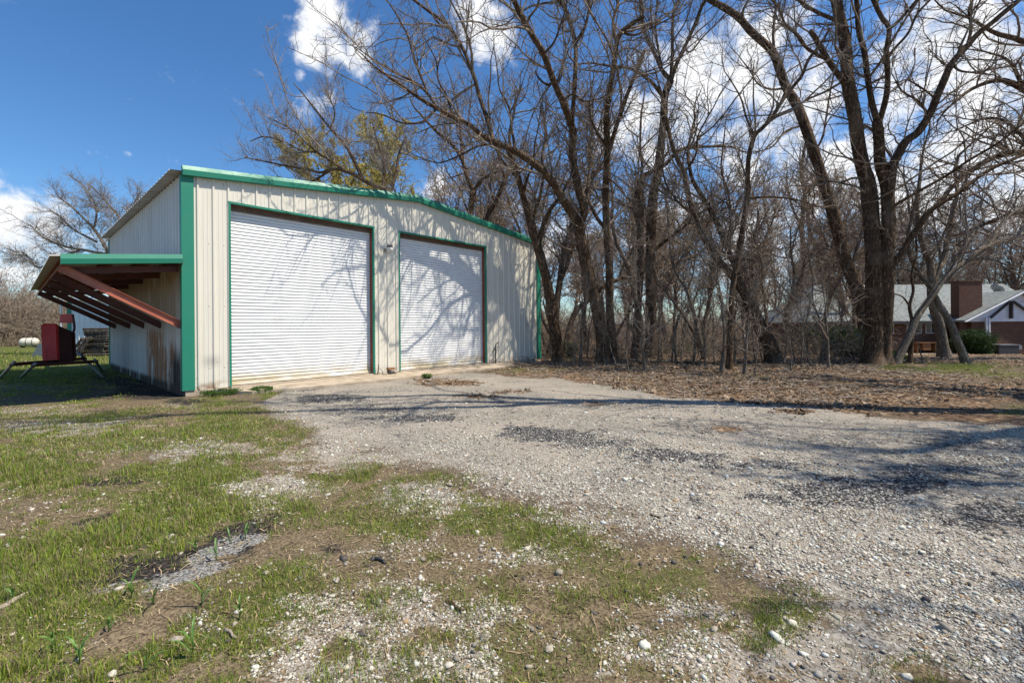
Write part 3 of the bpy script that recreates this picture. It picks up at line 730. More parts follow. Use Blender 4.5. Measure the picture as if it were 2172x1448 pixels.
for px0, px1 in ((1945, 1976), (1985, 2010), (1900, 1916)):
    mb = MB(); mb.box(hx(px0), hx(px1), HY + .82, HY + .898, hzz(714), hzz(690)); mb.v = [H(p) for p in mb.v]; wn = mb.build('window', M['whitewood'], hs)
    mb = MB(); xm = (hx(px0) + hx(px1)) / 2
    for a, b in ((hx(px0) + .06, xm - .03), (xm + .03, hx(px1) - .06)): mb.box(a, b, HY + .80, HY + .818, hzz(714) + .06, hzz(690) - .06)
    mb.v = [H(p) for p in mb.v]; mb.build('pane', M['glass'], wn)
mb = MB(); mb.box(hx(1889), hx(1892.5), HY + .1, HY + .2, hz, ze - .13); mb.v = [H(p) for p in mb.v]; mb.build('porch_post', M['whitewood'], hs)
mb = MB(); mb.box(hx(1885), hx(2020), HY - .8, HY + .85, hz - .3, hz + .1); mb.v = [H(p) for p in mb.v]; tag(mb.build('patio_slab', M['concrete'], hs))
mb = MB()   # timber patio table
mb.box(hx(1955), hx(1972), HY - .1, HY + .6, hz + .35, hz + .85)
for px in (1945, 1983): mb.box(hx(px), hx(px) + .1, HY, HY + .5, hz + .1, hz + .8)
mb.box(hx(1940), hx(1988), HY - .15, HY + .65, hz + .851, hz + .91); M['orangewood'] = noisy('orange_stained_wood', (.20, .085, .03), (.28, .13, .05), 3, .7)
tag(mb.build('patio_table', M['orangewood']), 'orange-brown wooden table on the patio of the brick house', 'table')
ds = thing('satellite_dish', 'grey satellite dish on a bent arm on the house roof', 'dish', (hx(2106, HY + 2.4), HY + 2.4, ze + (zr - ze) / 4.2 * 2.4 + .32))
mb = MB(); dsk = [(0, 0), (.2, .03), (.38, .1), (.46, .16)]; k = 18; tilt = Matrix.Rotation(R(52), 3, 'Y'); v = []
for th in (0, .015):
    for r, z in dsk:
        for j in range(k): v.append(tuple(tilt @ Vector((r * math.cos(j * 2 * math.pi / k), r * math.sin(j * 2 * math.pi / k), z + th)) + Vector((.05, -.2, .35))))
nk = len(dsk) * k
mb.add(v, [(i * k + j, i * k + (j + 1) % k, (i + 1) * k + (j + 1) % k, (i + 1) * k + j) for i in range(3) for j in range(k)] + [(nk + i * k + j, nk + (i + 1) * k + j, nk + (i + 1) * k + (j + 1) % k, nk + i * k + (j + 1) % k) for i in range(3) for j in range(k)] + [(3 * k + j, 3 * k + (j + 1) % k, nk + 3 * k + (j + 1) % k, nk + 3 * k + j) for j in range(k)])
mb.build('reflector', M['steel'], ds, True)
mb = MB(); mb.tube([(-.45, 0, -.35), (-.05, -.1, .0), (.0, -.18, .33)], .03, 8); mb.tube([(.1, -.2, .3), (.75, -.25, .75)], .015, 6); mb.build('arm', M['dark'], ds, True)
ac = thing('air_conditioner', 'dark boxy outdoor air-conditioner against the brick house wall', 'air conditioner', (hx(2128, GY), GY, float(hz)))
mb = MB(); mb.box(-.75, .7, -.4, .35, -.1, .72); mb.build('case', M['dark'], ac, bevel=.02)
mb = MB(); mb.box(-.78, .73, -.43, .38, .722, .77); mb.build('lid', M['steel'], ac)
mb = MB(); mb.box(.735, 1.0, -.3, -.1, .42, .7); mb.build('switch_box', M['steel'], ac)

# ------------------------------------------------------------------ ground: what lies where (measured on the ground from the photograph)
GRASS = [(120,1180,330,140,1),(60,980,220,90,.95),(250,930,260,45,.7),(480,900,200,45,.75),(420,1010,220,55,.8),(120,1330,170,130,.85),(350,1110,280,70,.9),
 (620,905,70,45,.6),(640,1100,130,60,.7),(700,1015,90,28,.75),(600,1230,170,90,.7),(500,1360,280,90,.6),(760,1240,140,80,.6),(850,1120,130,55,.75),(1000,1100,170,50,.8),
 (950,1020,90,25,.6),(1160,1130,140,50,.75),(1010,1260,220,80,.6),(1250,1180,130,60,.6),(1300,1390,270,90,.55),(1400,1230,150,60,.65),(1520,1180,150,30,.6),(1690,1290,110,60,.85),
 (1650,1340,60,45,1),(1980,1400,200,55,.6),(1100,1400,300,90,.6),(850,1405,60,50,.9),(1780,1300,60,30,.6),(90,800,190,60,.95),(60,755,200,30,1),(560,838,60,12,.7),(470,850,90,14,.7),
 (2030,780,170,13,.75),(1900,777,60,10,.7),(2150,795,110,12,.6),(2150,868,60,14,.55),(1450,737,120,8,.9),(1700,737,90,8,.9),(1600,800,60,6,.5),(1780,815,60,6,.4),(1200,757,40,12,.6),(1120,785,90,8,.6),(300,760,90,25,.8)]
PATCH = [(130,905,170,22,.85),(430,960,170,26,.85),(600,1035,160,32,.85),(700,965,160,40,.8),(900,1050,170,40,.8),(820,1175,130,50,.5),(1250,1110,150,45,.75),(780,1310,200,110,.6),
 (850,1410,320,70,.75),(1000,1310,150,50,.55),(1500,1390,220,110,.65),(1450,1290,120,55,.65),(1800,1370,270,110,.85),(70,872,130,18,.6),(560,1090,80,30,.5),(400,860,60,10,.6),(1100,1180,120,30,.6)]
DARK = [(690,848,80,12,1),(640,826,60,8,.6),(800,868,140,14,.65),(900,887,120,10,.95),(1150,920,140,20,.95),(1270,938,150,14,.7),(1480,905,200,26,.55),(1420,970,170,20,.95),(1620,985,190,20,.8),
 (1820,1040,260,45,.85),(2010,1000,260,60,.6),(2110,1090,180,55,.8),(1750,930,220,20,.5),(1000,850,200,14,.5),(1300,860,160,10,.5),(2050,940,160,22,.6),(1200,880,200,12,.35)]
LITTER = [(945,812,80,9,1),(1070,831,55,4,.9),(1250,857,45,5,.9),(1690,873,55,5,1),(1800,866,55,8,.9),(1550,911,32,7,1),(1020,840,60,5,.7),(1450,840,90,6,.6),(430,925,90,14,.5)]
CHAR = [(330,1205,140,38,1),(500,1130,90,40,.9),(430,1170,150,30,.8),(180,1105,100,14,.7),(220,1020,90,16,.8),(130,1110,60,12,.5),(700,1165,70,30,.6),(820,1190,60,30,.5),(300,835,110,14,.8),(380,850,60,8,.8)]
SAND = [(270,1340,140,50,1),(420,1425,160,35,.9),(180,1400,120,30,.7),(640,1140,100,40,.5),(700,1230,120,40,.5),(60,950,90,14,.3),(1550,800,420,16,.5),(1300,790,160,10,.4),(60,735,90,8,.8)]
ASH = [(390,1225,120,26,1),(480,1160,80,20,.8),(250,1240,90,10,.6),(60,820,90,10,.5)]
def blobs(lst, px, py, wx, wy, s):
    m = np.zeros_like(px); n1 = fbm(wx * 2.3, wy * 2.3, s, 3) - .5; n2 = fbm(wx * 7, wy * 7, s + 5, 3) - .5; n3 = fbm(wx * 19, wy * 19, s + 9, 2) - .5
    for cx, cy, rx, ry, w in lst:
        sl = -.28 if (cx < 620 and cy > 1090) else 0.0
        d = np.sqrt(((px - cx) / rx) ** 2 + ((py - cy - sl * (px - cx)) / ry) ** 2)
        m = np.maximum(m, w * sst(1.30, .30, d - n1 * 1.2 - n2 * 1.1 - n3 * .8))
    return m
def masks(X, Y):
    Yc = np.maximum(Y, 1.75); z = gz(X, Yc); px, py = to_px(X, Yc, z)
    px = np.clip(px, -1500, 3600)
    n = fbm(X * 1.3, Y * 1.3, 31, 4) - .5; nf = fbm(X * 6, Y * 6, 37, 3) - .5
    top = np.interp(px, [480,560,620,830,950,1060,1170,1280,1400,1560,1700,1900,2172,2600], [870,850,818,795,790,796,801,818,836,852,864,882,905,940])
    bot = np.interp(px, [480,560,640,700,850,1000,1250,1500,1700,1900,2172,2600], [850,862,905,935,975,1005,1070,1150,1235,1340,1520,1800])
    wob = (n * 60 + nf * 30) * np.clip((py - 690) / 300, .05, 1.2)
    pyw = py + wob
    lo = 1 - sst(bot - 50 * np.clip((bot - 690) / 300, .3, 2), bot + 55 * np.clip((bot - 690) / 300, .3, 2), pyw)
    hi = sst(top - 5, top + 5, py + wob * .5)
    drive = lo * hi
    grav = np.maximum(drive, blobs(PATCH, px, py, X, Y, 3) * .95)
    grav = np.maximum(grav, .17 * sst(880, 930, py))
    grass = blobs([(a, b, c, d, e * (.88 if a > 600 and b > 950 else 1)) for a, b, c, d, e in GRASS], px, py, X, Y, 11)
    left = sst(700, 500, px) * sst(820, 870, py); grass = np.maximum(grass, left * (.44 + 1.2 * n + .9 * nf))
    low = sst(0, 60, pyw - bot); grass = np.maximum(grass, low * np.clip(.34 + 1.5 * n + 1.2 * nf, 0, .75))
    far = sst(560, 300, px) * sst(835, 790, py); grass = np.maximum(grass, far * .9)
    grass *= 1 - .92 * drive
    woods = (1 - hi) * sst(980, 1100, px) * sst(700, 715, py)
    back = np.where((Y > 20) & (px > 560), .6, 0.)
    woods = woods * np.interp(px, [1650, 2100], [1, .72]); lit = np.maximum(woods * np.clip(.85 + n, 0, 1), blobs(LITTER, px, py, X, Y, 23)); lit = np.maximum(lit, back)
    lit *= 1 - .75 * np.clip(blobs([b for b in GRASS if b[1] < 880 and b[0] > 1000], px, py, X, Y, 11), 0, 1)
    char = blobs(CHAR, px, py, X, Y, 41)
    bx, by = w2b(X, Y); wall = sst(-1.5, -.3, bx) * sst(.3, -.0, bx) * sst(-.5, .3, by) * sst(12, 9, by); char = np.maximum(char, wall * np.clip(.8 + 1.5 * n, 0, 1))
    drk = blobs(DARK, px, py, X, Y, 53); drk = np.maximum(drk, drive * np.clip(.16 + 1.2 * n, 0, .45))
    sand = blobs(SAND, px, py, X, Y, 61); ash = blobs(ASH, px, py, X, Y, 67)
    thatch = np.clip(np.maximum(left, low) * (.75 + n) , 0, 1) * (1 - .8 * drive)
    grass = grass * (1 - .5 * char) * (1 - .7 * np.maximum(sand * (py > 900), ash)); grav = grav * (1 - .8 * char) * (1 - .8 * sand * (py > 1000))
    beh = Y < 1.75
    grav = np.where(beh & (X < 4), grav * .8, grav)
    return grass, grav, lit, char, drk, sand, ash, thatch

def axis(inner, step, outer, gr):
    a = list(np.arange(0, inner, step)); s = step
    while a[-1] < outer: s *= gr; a.append(a[-1] + s)
    return np.array(a)
xa = axis(9, .055, 420, 1.07); xs = np.concatenate([-xa[::-1][:-1], xa])
yf = [1.6]
while yf[-1] < 15: yf.append(yf[-1] * 1.0105)
while yf[-1] < 600: yf.append(yf[-1] * 1.05)
yb = [1.45, 1.2, .8, .3, -.5, -1.5, -3, -6, -12, -25, -60, -150]
ys = np.array(sorted(yb) + yf)
GX, GY2 = np.meshgrid(xs, ys); GZ = gz(GX, GY2)
mk = masks(GX.ravel(), GY2.ravel())
micro = (fbm(GX * 5, GY2 * 5, 71, 4) - .5) * .035 * sst(14, 8, GY2) * sst(1.0, .0, np.abs(mk[1].reshape(GX.shape) - .0) * .3)
bx_, by_ = w2b(GX, GY2); inside = (bx_ > -.2) & (bx_ < 12.7) & (by_ > -1.4) & (by_ < 11)
GZ = GZ + np.where(inside, 0, micro)
nx, ny = len(xs), len(ys)
ii = np.arange(ny - 1)[:, None] * nx + np.arange(nx - 1)[None, :]
Fq = np.stack([ii, ii + 1, ii + nx + 1, ii + nx], -1).reshape(-1, 4)

def ground_mat():
    t = NT('ground_surface'); v = t.coord('Object')
    a1 = t.n('ShaderNodeAttribute'); a1.attribute_name = 'mask_a'; a2 = t.n('ShaderNodeAttribute'); a2.attribute_name = 'mask_b'
    s1 = t.n('ShaderNodeSeparateColor'); t.l(a1.outputs['Color'], s1.inputs[0]); s2 = t.n('ShaderNodeSeparateColor'); t.l(a2.outputs['Color'], s2.inputs[0])
    grass, grav, lit, char = s1.outputs[0], s1.outputs[1], s1.outputs[2], a1.outputs['Alpha']
    drk, sand, ash = s2.outputs[0], s2.outputs[1], s2.outputs[2]; thatch = a2.outputs['Alpha']
    nA = t.noise(v, 2.2, 6, .6); nB = t.noise(v, 11, 5, .65); nC = t.noise(v, 55, 4, .7); nD = t.noise(v, 150, 2)
    def thr(m, n, w=.5, lo=.38, hi=.62): return t.mr(t.math('ADD', m, t.math('MULTIPLY', t.math('SUBTRACT', n, .5), w)), lo, hi)
    soil = t.mix(t.mr(nB, .3, .7), (.055, .040, .028), (.135, .10, .068)); soil = t.mix(t.mr(nC, .35, .75), soil, (.17, .13, .09))
    sandc = t.mix(t.mr(nB, .3, .7), (.17, .125, .09), (.26, .20, .15)); col = t.mix(thr(sand, t.math('ADD', t.math('MULTIPLY', nB, .5), t.math('MULTIPLY', nC, .5)), 1.3), soil, sandc)
    # dry thatch and green
    th = t.mix(t.mr(nC, .35, .7), (.07, .05, .029), (.28, .215, .13)); col = t.mix(t.math('MULTIPLY', thr(t.math('MAXIMUM', grass, thatch), t.math('ADD', t.math('MULTIPLY', nC, .5), t.math('MULTIPLY', nB, .5)), 1.2, .25, .6), .85), col, th)
    gc = t.mix(t.mr(nB, .3, .7), (.06, .085, .014), (.16, .19, .03)); gc = t.mix(t.mr(nD, .4, .7), gc, (.03, .05, .01))
    col = t.mix(t.math('MULTIPLY', thr(grass, nC, 1.0, .45, .75), .8), col, gc)
    # gravel: cells of pale limestone, some dark
    def vor(sc):
        x = t.voro(v, sc); x.voronoi_dimensions = '2D'; s = t.n('ShaderNodeSeparateColor'); t.l(x.outputs['Color'], s.inputs[0]); return x, s
    v1, c1 = vor(34); v2, c2 = vor(75)
    pale = t.ramp(c1.outputs[0], [(0, (.13, .105, .08)), (.22, (.38, .335, .275)), (.7, (.61, .555, .47)), (1, (.78, .73, .64))])
    pale2 = t.ramp(c2.outputs[0], [(0, (.10, .082, .065)), (.3, (.36, .315, .26)), (1, (.76, .70, .60))])
    gcol = t.mix(t.mr(nB, .4, .6), pale, pale2); gcol = t.mix(t.mr(v1.outputs['Distance'], .010, .022, 0, .55), gcol, (.06, .048, .036))
    nL = t.noise(v, .55, 5, .6); gcol = t.mix(t.mr(nL, .42, .62, 0, .6), gcol, t.mix(t.mr(nC, .3, .7), (.27, .225, .175), (.46, .40, .33))); gcol = t.mix(t.mr(nA, .5, .72, 0, .35), gcol, (.20, .18, .155))
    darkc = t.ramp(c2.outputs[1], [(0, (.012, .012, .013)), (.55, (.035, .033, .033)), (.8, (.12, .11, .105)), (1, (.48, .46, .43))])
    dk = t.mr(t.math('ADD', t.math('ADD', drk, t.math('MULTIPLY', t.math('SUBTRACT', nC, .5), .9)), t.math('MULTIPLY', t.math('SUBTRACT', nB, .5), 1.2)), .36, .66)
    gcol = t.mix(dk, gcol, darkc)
    gf = thr(grav, t.math('ADD', t.math('MULTIPLY', nC, .5), t.math('MULTIPLY', c2.outputs[2], .5)), 1.0, .42, .58)
    col = t.mix(gf, col, gcol)
    # leaf litter
    v3, c3 = vor(17); lc = t.ramp(c3.outputs[0], [(0, (.05, .03, .017)), (.45, (.15, .088, .05)), (.8, (.27, .175, .105)), (1, (.40, .29, .19))])
    lc = t.mix(t.mr(nA, .4, .65, 0, .6), lc, (.10, .062, .038))
    col = t.mix(thr(lit, nC, .8, .4, .65), col, lc)
    cc = t.mix(t.mr(nC, .4, .65), (.010, .009, .009), (.075, .062, .052)); col = t.mix(thr(char, nB, .8, .4, .7), col, cc)
    ac_ = t.mix(t.mr(nC, .35, .65), (.04, .037, .034), (.36, .345, .32)); col = t.mix(thr(ash, t.math('ADD', t.math('MULTIPLY', nC, .6), t.math('MULTIPLY', nB, .4)), 2.6, .42, .78), col, ac_)
    t.set(col, .95, spec=.15)
    h = t.math('ADD', t.math('MULTIPLY', t.math('MULTIPLY', t.mr(v1.outputs['Distance'], 0, .02, 1, 0), gf), .6), t.math('ADD', t.math('MULTIPLY', nC, .5), t.math('MULTIPLY', nB, .6)))
    t.bump(h, .8, .02); return t.m
M['ground'] = ground_mat()
gv = np.stack([GX.ravel(), GY2.ravel(), GZ.ravel()], 1)
go = np_mesh('ground', gv, Fq, M['ground']); tag(go, kind='structure')
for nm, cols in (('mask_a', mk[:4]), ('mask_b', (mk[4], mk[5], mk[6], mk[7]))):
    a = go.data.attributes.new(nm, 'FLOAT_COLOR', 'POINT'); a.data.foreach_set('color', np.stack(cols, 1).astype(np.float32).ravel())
def gzf(X, Y):
    b1, b2 = w2b(X, Y); ins = (b1 > -.2) & (b1 < 12.7) & (b2 > -1.4) & (b2 < 11)
    return gz(X, Y) + np.where(ins, 0, (fbm(X * 5, Y * 5, 71, 4) - .5) * .035 * sst(14, 8, Y))

def tinted(name, rough=.9, trans=0.0, spec=.2, nz=0):
    t = NT(name); a = t.n('ShaderNodeAttribute'); a.attribute_name = 'tint'; c = a.outputs['Color']
    if nz: c = t.mix(t.mr(t.noise(t.coord('Object'), nz, 4, .7), .35, .7, 0, .45), c, (.22, .18, .14))
    t.set(c, rough, spec=spec)
    if trans:
        tr = t.n('ShaderNodeBsdfTranslucent'); t.l(c, tr.inputs['Color']); mx = t.n('ShaderNodeMixShader'); mx.inputs[0].default_value = trans
        t.l(t.b.outputs[0], mx.inputs[1]); t.l(tr.outputs[0], mx.inputs[2]); t.l(mx.outputs[0], t.out.inputs['Surface'])
    return t.m
M['pebble'] = tinted('pale_pebbles', .9, 0, .2, 70); M['blade'] = tinted('grass_blades', .55, .3, .3); M['leaf'] = tinted('dry_leaves', .8, .15); M['straw'] = tinted('dry_straw', .8)

def wedge(g, n, y0, y1, px0=-30, px1=2200):
    """n points on the ground, even over the area seen between two distances"""
    Y = np.sqrt(g.random(n) * (y1 ** 2 - y0 ** 2) + y0 ** 2); px = g.uniform(px0, px1, n); return (px - CX) / F * Y, Y
ico_v = []
ph_ = (1 + 5 ** .5) / 2
for a in (-1, 1):
    for b in (-ph_, ph_): ico_v += [(0, a, b), (a, b, 0), (b, 0, a)]
ico_v = np.array(ico_v) / np.linalg.norm([1, ph_]); ico_f = []
dm = np.linalg.norm(ico_v[:, None] - ico_v[None], axis=2); e_ = dm[dm > .1].min() * 1.05
for i in range(12):
    for j in range(i + 1, 12):
        for k in range(j + 1, 12):
            if dm[i, j] < e_ and dm[j, k] < e_ and dm[i, k] < e_:
                f = (i, j, k); nrm = np.cross(ico_v[j] - ico_v[i], ico_v[k] - ico_v[i]); ico_f.append(f if nrm @ ico_v[i] > 0 else (i, k, j))
ico_f = np.array(ico_f)
def stones(name, X, Y, size, tint, g):
    n = len(X); S = size[:, None] * np.stack([np.exp(g.normal(0, .22, n)), np.exp(g.normal(0, .22, n)), .55 * np.exp(g.normal(0, .2, n))], 1)
    V = ico_v[None] * (1 + g.normal(0, .17, (n, 12, 1))) * S[:, None, :]
    a = g.random(n) * 6.28; b = g.normal(0, .3, n)
    V = np.stack([V[..., 0], V[..., 1] * np.cos(b)[:, None] - V[..., 2] * np.sin(b)[:, None], V[..., 1] * np.sin(b)[:, None] + V[..., 2] * np.cos(b)[:, None]], -1)
    V = np.stack([V[..., 0] * np.cos(a)[:, None] - V[..., 1] * np.sin(a)[:, None], V[..., 0] * np.sin(a)[:, None] + V[..., 1] * np.cos(a)[:, None], V[..., 2]], -1)
    V[..., 0] += X[:, None]; V[..., 1] += Y[:, None]; V[..., 2] += (gzf(X, Y) + S[:, 2] * .35)[:, None]
    Fa = (ico_f[None] + (np.arange(n) * 12)[:, None, None]).reshape(-1, 3)
    return np_mesh(name, V.reshape(-1, 3), Fa, M['pebble'], smooth=False, col=np.repeat(tint, 12, 0))
g = np.random.default_rng(21)
Xs, Ys, Ss = [], [], []
for y0, y1, n, s in ((1.7, 2.6, 56000, .0046), (2.6, 4, 80000, .0052), (4, 6.5, 76000, .0064), (6.5, 11, 36000, .009)):
    X, Y = wedge(g, n, y0, y1); mm = masks(X, Y); p = np.clip(mm[1] * 1.3 - .22 + (fbm(X * 9, Y * 9, 5, 2) - .5) * .6, 0, 1) * (1 - .75 * np.clip(mm[4] * 1.6 - .3, 0, 1)) * np.interp(Y, [5, 11], [1, .25]) * (.3 + .95 * sst(.38, .62, fbm(X * .7 + 3, Y * .9, 95, 3))) * (1 - .4 * np.clip(mm[0] - .5, 0, 1))
    k = g.random(n) < p; Xs.append(X[k]); Ys.append(Y[k]); Ss.append(s * np.exp(g.normal(0, .42, k.sum())))
X, Y, S = map(np.concatenate, (Xs, Ys, Ss))
X2, Y2 = wedge(g, 1500, 1.7, 4.5); m2 = masks(X2, Y2); k = g.random(1500) < np.clip(m2[1] * .9, 0, .6) * (m2[4] < .5) * (to_px(X2, Y2, 0)[1] > 960); X = np.r_[X, X2[k]]; Y = np.r_[Y, Y2[k]]; S = np.r_[S, np.minimum(.015 * np.exp(g.normal(0, .3, k.sum())), .03)]
b_ = g.beta(1.8, 1.3, len(X))[:, None]; tint = np.array([.15, .125, .095]) * (1 - b_) + np.array([.80, .73, .61]) * b_
tint *= 1 + g.normal(0, .015, (len(X), 3)); k = g.random(len(X)); tint[k < .05] = [.38, .25, .13]; tint[k > .93] = [.07, .065, .065]
tag(stones('loose_gravel', X, Y, S, np.clip(tint, 0, .64), g), 'pale limestone gravel lying loose over drive and grass', 'gravel', kind='stuff')

def blades(g, X, Y, h, w, tint, lean=.5):
    n = len(X); a = g.random(n) * 6.28; d = np.stack([np.cos(a), np.sin(a)], 1); q = np.stack([-d[:, 1], d[:, 0]], 1)
    ln = np.abs(g.normal(0, lean, n)); z0 = gzf(X, Y) - .004
    V = np.empty((n, 6, 3))
    for k, (t, ww) in enumerate(((0, 1.), (.55, .8), (1, .12))):
        off = ln * h * t ** 1.8; zz = h * (t - .25 * ln * t ** 2)
        for s in (0, 1):
            sg = (s - .5) * w * ww
            V[:, 2 * k + s, 0] = X + d[:, 0] * off + q[:, 0] * sg; V[:, 2 * k + s, 1] = Y + d[:, 1] * off + q[:, 1] * sg; V[:, 2 * k + s, 2] = z0 + zz
    b = (np.arange(n) * 6)[:, None]
    Fq = np.stack([b + [0, 1, 3, 2], b + [2, 3, 5, 4]], 1).reshape(-1, 4)
    return V.reshape(-1, 3), Fq, np.repeat(tint, 6, 0)
g = np.random.default_rng(22); out = []
for y0, y1, n, nb, h0, w0 in ((1.7, 3, 11500, 12, .042, .0032), (3, 5, 21000, 10, .045, .004), (5, 9, 24000, 8, .05, .006), (9, 17, 22000, 7, .06, .010), (17, 32, 9000, 6, .09, .02)):
    X, Y = wedge(g, n, y0, y1); mm = masks(X, Y); p = np.clip((mm[0] - .12) * 1.15 + (fbm(X * 3, Y * 3, 8, 3) - .5) * .9, 0.0, 1) * (mm[0] > .05)
    bx, by = w2b(X, Y); k = (g.random(n) < p) & ~((bx > -.05) & (bx < 12.6) & (by > -.05) & (by < 11)); X, Y = X[k], Y[k]; lush = np.clip(mm[0][k] + (fbm(X * 2, Y * 2, 9, 3) - .5), .2, 1.2)
    m_ = len(X); cnt = g.poisson(nb, m_) + 2; idx = np.repeat(np.arange(m_), cnt); K = len(idx); sp = .014 + .004 * Y[idx]
    bxx = X[idx] + g.normal(0, 1, K) * sp; byy = Y[idx] + g.normal(0, 1, K) * sp
    h = h0 * (.28 + .62 * lush[idx] ** 1.5) * (.6 + .9 * vnoise(X[idx] * 4, Y[idx] * 4, 91)) * np.exp(g.normal(0, .35, K)); yel = np.clip(g.beta(2, 2.5, m_)[idx] + g.normal(0, .12, K), 0, 1)[:, None]
    tint = np.array([.09, .185, .02]) * (1 - yel) + np.array([.37, .40, .055]) * yel; dry = g.random(K) < .34; tint[dry] = np.array([.34, .26, .15]) * g.uniform(.5, 1.15, (dry.sum(), 1))
    out.append(blades(g, bxx, byy, h, w0 * np.exp(g.normal(0, .25, K)), tint))
o = 0; Fs = []
for V, Fq_, t_ in out: Fs.append(Fq_ + o); o += len(V)
tag(np_mesh('grass', np.concatenate([q[0] for q in out]), np.concatenate(Fs), M['blade'], smooth=False, col=np.concatenate([q[2] for q in out])), 'patchy short green grass thinning out towards the gravel', 'grass', kind='stuff')
# dry straw and chips lying flat
g = np.random.default_rng(23); X, Y = wedge(g, 60000, 1.7, 9); mm = masks(X, Y); k = g.random(len(X)) < np.clip(np.maximum(np.maximum(mm[0], mm[7]) * .9, mm[5] * .3) + .05, 0, .7) * (1 - .8 * np.clip(mm[1] - .4, 0, 1)); X, Y = X[k], Y[k]; n = len(X)
a = g.random(n) * 6.28; L = .013 * np.exp(g.normal(0, .55, n)); w = .0010 + .0010 * g.random(n) + .0003 * Y; z = gzf(X, Y) + .004 + .006 * g.random(n)
dx, dy = np.cos(a) * L, np.sin(a) * L; qx, qy = -np.sin(a) * w, np.cos(a) * w; tl = g.normal(0, .008, n)
V = np.stack([np.stack([X - dx - qx, Y - dy - qy, z - tl], 1), np.stack([X + dx - qx, Y + dy - qy, z + tl], 1), np.stack([X + dx + qx, Y + dy + qy, z + tl + .001], 1), np.stack([X - dx + qx, Y - dy + qy, z - tl + .001], 1)], 1)
tn = np.array([.36, .27, .16]) * g.uniform(.45, 1.2, (n, 1))
tag(np_mesh('dry_straw', V.reshape(-1, 3), np.arange(4 * n).reshape(-1, 4), M['straw'], smooth=False, col=np.repeat(tn, 4, 0)), 'dry straw and bark chips scattered through the grass', 'straw', kind='stuff')
# fallen leaves under the trees
g = np.random.default_rng(24); Xl, Yl = [], []
for y0, y1, n in ((7.5, 12, 46000), (12, 18, 60000), (18, 26, 26000)):
    X, Y = wedge(g, n, y0, y1, 820, 2200); mm = masks(X, Y); k = g.random(n) < np.clip(mm[2] * 1.2 - .2 + (fbm(X * .9, Y * 1.6, 77, 4) - .55) * 2.2, 0, 1) * (mm[2] > .15) * np.where((X < 2.2) & (Y < 15.5), .3, 1) * np.interp(X / Y, [.55, 1.0], [1, .45]); Xl.append(X[k]); Yl.append(Y[k])
X, Y = wedge(g, 420, 1.7, 7); k = masks(X, Y)[1] < .8; Xl.append(X[k]); Yl.append(Y[k])
X, Y = np.concatenate(Xl), np.concatenate(Yl); bx, by = w2b(X, Y); k = ~((bx > -.1) & (bx < 12.6) & (by > -.02) & (by < 11)); X, Y = X[k], Y[k]; n = len(X)
a = g.random(n) * 6.28; L = np.where(Y < 7, .010, .027) * np.exp(g.normal(0, .4, n)) * (1 + .015 * Y); w = L * g.uniform(.35, .7, n); z = gzf(X, Y) + .008 + .02 * g.random(n)
t1, t2 = g.normal(0, .4, n) * L, g.normal(0, .4, n) * w
dx, dy = np.cos(a) * L, np.sin(a) * L; qx, qy = -np.sin(a) * w, np.cos(a) * w
V = np.stack([np.stack([X - dx, Y - dy, z - t1], 1), np.stack([X - qx, Y - qy, z - t2], 1), np.stack([X + dx, Y + dy, z + t1], 1), np.stack([X + qx, Y + qy, z + np.abs(t2)], 1)], 1)
q = g.beta(1.5, 2.4, n)[:, None]; tn = np.array([.07, .044, .028]) * (1 - q) + np.array([.48, .36, .25]) * q
tag(np_mesh('fallen_leaves', V.reshape(-1, 3), np.arange(4 * n).reshape(-1, 4), M['leaf'], smooth=False, col=np.repeat(tn, 4, 0)), 'dry tan and brown leaves covering the ground under the trees', 'leaves', kind='stuff')

# small fallen twigs on the woods floor
g = np.random.default_rng(25); X, Y = wedge(g, 3000, 8.5, 20, 1000, 2200); k = masks(X, Y)[2] > .45; X, Y = X[k], Y[k]; n = len(X); a = g.random(n) * 6.28; L = .22 * np.exp(g.normal(0, .5, n)); P = np.empty((n, 4, 3))
for k in range(4):
    t = k / 3 - .5; P[:, k] = np.stack([X + np.cos(a) * L * t, Y + np.sin(a) * L * t, gzf(X, Y) + .02 + .03 * g.random(n)], 1) + g.normal(0, .02, (n, 3)) * [1, 1, .3]
V, Fq_ = tubes(P, np.full((n, 4), .006) * (1 + g.random((n, 1))), 4); tag(np_mesh('fallen_twigs', V, Fq_, M['deadwood']), 'small fallen twigs lying over the leaf litter', 'twigs', kind='stuff')
# young broad-bladed shoots and other single things in the foreground
def shoot(px, py, hpx, label, seed):
    g = np.random.default_rng(seed); b = ground_at(px, py); h = .8 * hpx / F * b[1]; mb = MB(); cl = []
    mb.tube([(0, 0, -.01), (.004, .0, h * .35), (.002, .004, h * .5)], [.003, .003, .002], 5)
    for k in range(4):
        a = g.random() * 6.28; z0 = h * (.08 + .14 * k); L = h * g.uniform(.55, .85); w = .0045 + .003 * g.random(); up = g.uniform(1.05, 1.42); v = []
        for j in range(6):
            t = j / 5; e = up - 1.5 * t * t * g.uniform(.5, .9); r = L * t * math.cos(min(up, 1.2)) * (1 + t * .6); z = z0 + L * (math.sin(up) * t - .42 * t ** 3 * (1.6 - up + .6))
            ww = w * (math.sin(math.pi * min(1, .18 + .82 * t)) * .9 + .1)
            c, s = math.cos(a), math.sin(a)
            v += [(c * r - s * ww, s * r + c * ww, z), (c * r, s * r, z - ww * .5), (c * r + s * ww, s * r - c * ww, z)]
        mb.add(v, [f for j in range(5) for f in ((3 * j, 3 * j + 1, 3 * j + 4, 3 * j + 3), (3 * j + 1, 3 * j + 2, 3 * j + 5, 3 * j + 4))])
    o = mb.build('grass_shoot', M['shoot'], None, True); o.location = b; tag(o, label, 'shoot', 'young broad-bladed shoots around the ash patch')
